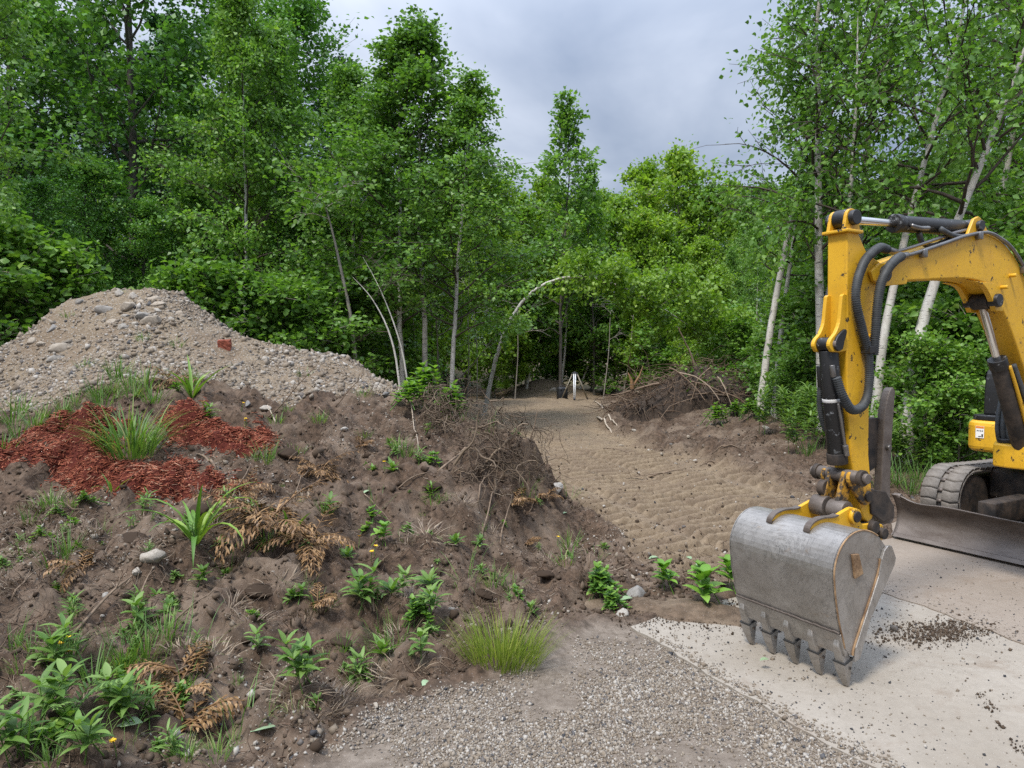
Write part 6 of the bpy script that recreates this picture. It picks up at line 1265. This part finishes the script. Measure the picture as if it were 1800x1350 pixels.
# fine root hairs and straw over the heap
mb = MB(); P = scatter(7500, (-5.2, 1.2, 2.5, 7.4), lambda x, y: ((LH(x, y) < -.02) & (LG(x, y) > .0) & (LM(x, y) > .02)) * np.clip(1.25 - .13 * y, .2, 1) * sstep(-.2, .4, fbm(x * 1.3, y * 1.3, 3, 160) + .1), rng)
for p in P:
    L = rng.gamma(2, .035) + .03; d = rng.normal(0, 1, 3); d[2] *= .25; w = wander(p + np.array([0, 0, .004]), d, L, 4, .35, 0, rng); w[:, 2] = np.maximum(w[:, 2], H(w[:, 0], w[:, 1]) + .002)
    mb.tube(w, np.linspace(.0022, .0011, 5), 3, r=float(np.clip(rng.normal(.5, .25), 0, 1)))
o = mb.build('root_litter', MAT['brush_twig'], soil_heap); o['kind'] = 'stuff'
mb = MB(); P = scatter(1500, (-2, 5.5, 5.0, 16), lambda x, y: ((LH(x, y) > .0) & (LS(x, y) > .05) & (LD(x, y) > .05)) * np.clip(14 / (y * y), 0, 1) * np.where(LT(x, y) > -.3, 1, .25), rng)
for p in P:
    L = rng.gamma(2, .05) + .04; d = rng.normal(0, 1, 3); d[2] *= .2; w = wander(p + np.array([0, 0, .006]), d, L, 4, .3, 0, rng); w[:, 2] = np.maximum(w[:, 2], H(w[:, 0], w[:, 1]) + .003)
    mb.tube(w, np.linspace(.003, .0014, 5), 3, r=float(np.clip(rng.normal(.55, .25), 0, 1)))
o = mb.build('twig_litter', MAT['brush_twig']); tag(o, 'bits of twig and root trodden into the dirt track and its banks', 'twigs', kind='stuff')
# brush pile
bc_ = np.array([4.15, 16.6, 0]); bc_[2] = float(H(bc_[0], bc_[1])); bp = thing('brush_pile', 'heap of uprooted brown brush and bare branches beside the white birches', 'brush pile', tuple(bc_))
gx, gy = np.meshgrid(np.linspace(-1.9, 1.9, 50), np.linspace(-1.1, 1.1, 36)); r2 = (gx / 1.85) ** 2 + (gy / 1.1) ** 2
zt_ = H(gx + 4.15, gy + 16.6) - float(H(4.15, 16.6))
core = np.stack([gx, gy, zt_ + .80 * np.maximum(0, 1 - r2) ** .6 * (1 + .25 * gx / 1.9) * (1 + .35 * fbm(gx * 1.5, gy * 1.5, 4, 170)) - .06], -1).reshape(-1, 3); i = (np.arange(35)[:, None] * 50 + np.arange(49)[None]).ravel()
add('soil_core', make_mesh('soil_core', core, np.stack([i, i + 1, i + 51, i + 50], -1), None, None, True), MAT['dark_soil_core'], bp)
mb = MB()
for k in range(900):
    a = rng.uniform(0, 6.28); rr = math.sqrt(rng.random()); x, y = 1.85 * rr * math.cos(a), 1.1 * rr * math.sin(a); z = float(H(x + bc_[0], y + bc_[1])) - bc_[2] + .85 * max(0, 1 - rr * rr) ** .6 * (1 + .25 * x / 1.9) * rng.uniform(.7, 1.15)
    d = np.array([x * .4 + rng.normal(0, .8), y * .6 - .2 + rng.normal(0, .6), .25 + rng.normal(0, .5)]); r0 = rng.choice([.005, .008, .012])
    mb.tube(wander((x, y, z), d, rng.gamma(2.2, .22) + .15, 6, .30, .16, rng), np.linspace(r0, r0 * .35, 7), 4, r=float(np.clip(rng.normal(.42, .25), 0, 1)))
o = mb.build('twig_tangle', MAT['brush_twig'], bp, True); o['kind'] = 'stuff'
for p0, d, L, r0, gv in [((-.9, -.9, .55), (-1, -.2, .1), 1.1, .03, .0), ((-.2, -1.0, .6), (.7, -.3, .2), 1.5, .022, .1), ((.1, -1.0, .35), (1, -.3, .25), 1.4, .02, .12), ((-.5, -1.0, .8), (.5, -.5, .1), 1.2, .02, .2), ((.4, -.9, .7), (.3, -.6, -.2), .9, .018, .1), ((-.1, -.8, 1.0), (-.1, .1, 1), .9, .025, -.02), ((-.7, -1.0, .9), (.6, -.4, -.2), 1.1, .02, .12), ((.2, -1.0, .9), (-.6, -.4, -.2), 1.0, .018, .12), ((-.3, -1.05, .3), (1, -.1, .1), 1.8, .018, .04), ((-1.2, -.8, .5), (-.7, -.2, .5), 1.2, .02, .05)]:
    m2 = MB(); m2.tube(wander(p0, d, L, 9, .12, gv, rng), np.linspace(r0, r0 * .4, 10), 6, r=rng.uniform(.6, 1)); m2.build('branch', MAT['brush_twig'], bp, True)
m2 = MB(); m2.tube([(-1.5, -.95, .45), (-1.52, -1.0, .62), (-1.60, -1.0, .80)], [.05, .035, .008], 7); m2.tube([(-1.48, -.95, .5), (-1.35, -1.0, .72), (-1.27, -1.0, .95)], [.03, .02, .006], 6); m2.build('splintered_stump', MAT['split_wood'], bp, True)
P_ = rng.normal(0, 1, (1300, 3)); P_ /= np.linalg.norm(P_, axis=1, keepdims=True); P_[:, 2] = np.abs(P_[:, 2]); P_ = P_ * np.array([1.9, 1.0, .95]) * rng.uniform(.8, 1.05, (1300, 1)); P_ = P_[(P_[:, 0] > -.2)]
v, f, k = leaves(P_, np.zeros_like(P_), .085, rng, .5, .4, True); o = add('green_leaves', make_mesh('green_leaves', v, f, None, {'rnd': np.repeat(rng.random(len(P_)), k)}), MAT['shrub_leaf'], bp); o['kind'] = 'stuff'

# --- survey tripod and its case at the end of the track
tp_ = at_depth(1010, 708, 24.2); tz = float(H(tp_[0], tp_[1])); tri = thing('survey_tripod', 'surveying tripod with splayed pale legs standing at the end of the dirt track', 'tripod', (tp_[0], tp_[1], tz))
hd_ = MB(); hd_.cyl((0, 0, .86), (0, 0, .93), .085, 16); hd_.cyl((0, 0, .93), (0, 0, .96), .045, 12); hd_.build('tripod_head', MAT['tripod_head'], tri, bevel=.008)
for k, (fx, fy, m, wd) in enumerate([(-.42, .10, 'tripod_wood', .034), (-.04, -.38, 'tripod_white', .036), (.44, .12, 'tripod_wood', .030)]):
    top = np.array([fx * .15, fy * .15, .90]); ft = np.array([fx, fy, .05]); m2 = MB()
    d = norm(ft - top); sd = norm(np.cross(d, [0, 0, 1])); nn = np.cross(sd, d)
    for sg in (-1, 1):
        pa, pb = top + sd * sg * wd * .8, ft + sd * sg * wd * .55 
        c8 = [pa + sd * a * wd * .5 + nn * b2 * .016 for a in (-1, 1) for b2 in (-1, 1)] + [pb + sd * a * wd * .5 + nn * b2 * .016 for a in (-1, 1) for b2 in (-1, 1)]
        m2.raw(c8, [(0, 1, 3, 2), (4, 6, 7, 5), (0, 4, 5, 1), (2, 3, 7, 6), (0, 2, 6, 4), (1, 5, 7, 3)])
    lg = m2.build('leg', MAT[m], tri)
    m3 = MB(); m3.tube([ft - d * .03, ft + d * .03, ft + d * .06], [wd * 1.1, wd, .006], 8, True); m3.build('foot', MAT['tripod_head'], lg)
    m3 = MB(); m3.cyl(top - sd * wd * 1.4, top + sd * wd * 1.4, .03, 8); m3.build('hinge', MAT['tripod_head'], lg)
cp_ = at_depth(988, 708, 24.5); cz2 = float(H(cp_[0], cp_[1])); cs = thing('instrument_case', 'black instrument case standing beside the tripod', 'case', (cp_[0], cp_[1], cz2), (0, 0, .2))
b_ = MB(); b_.box((-.17, -.15, .0), (.17, .15, .44)); b_.build('case_body', MAT['case_black'], cs, bevel=.05); b_ = MB(); b_.box((-.175, -.155, .36), (.175, .155, .375)); b_.build('lid_seam', MAT['tripod_head'], cs)
b_ = MB(); b_.tube([(-.08, 0, .43), (-.07, 0, .475), (.07, 0, .475), (.08, 0, .43)], .014, 8); b_.build('handle', MAT['case_black'], cs, True)
for x in (-.08, .08):
    b_ = MB(); b_.box((x - .02, -.165, .33), (x + .02, -.15, .40)); b_.build('latch', MAT['tripod_head'], cs)
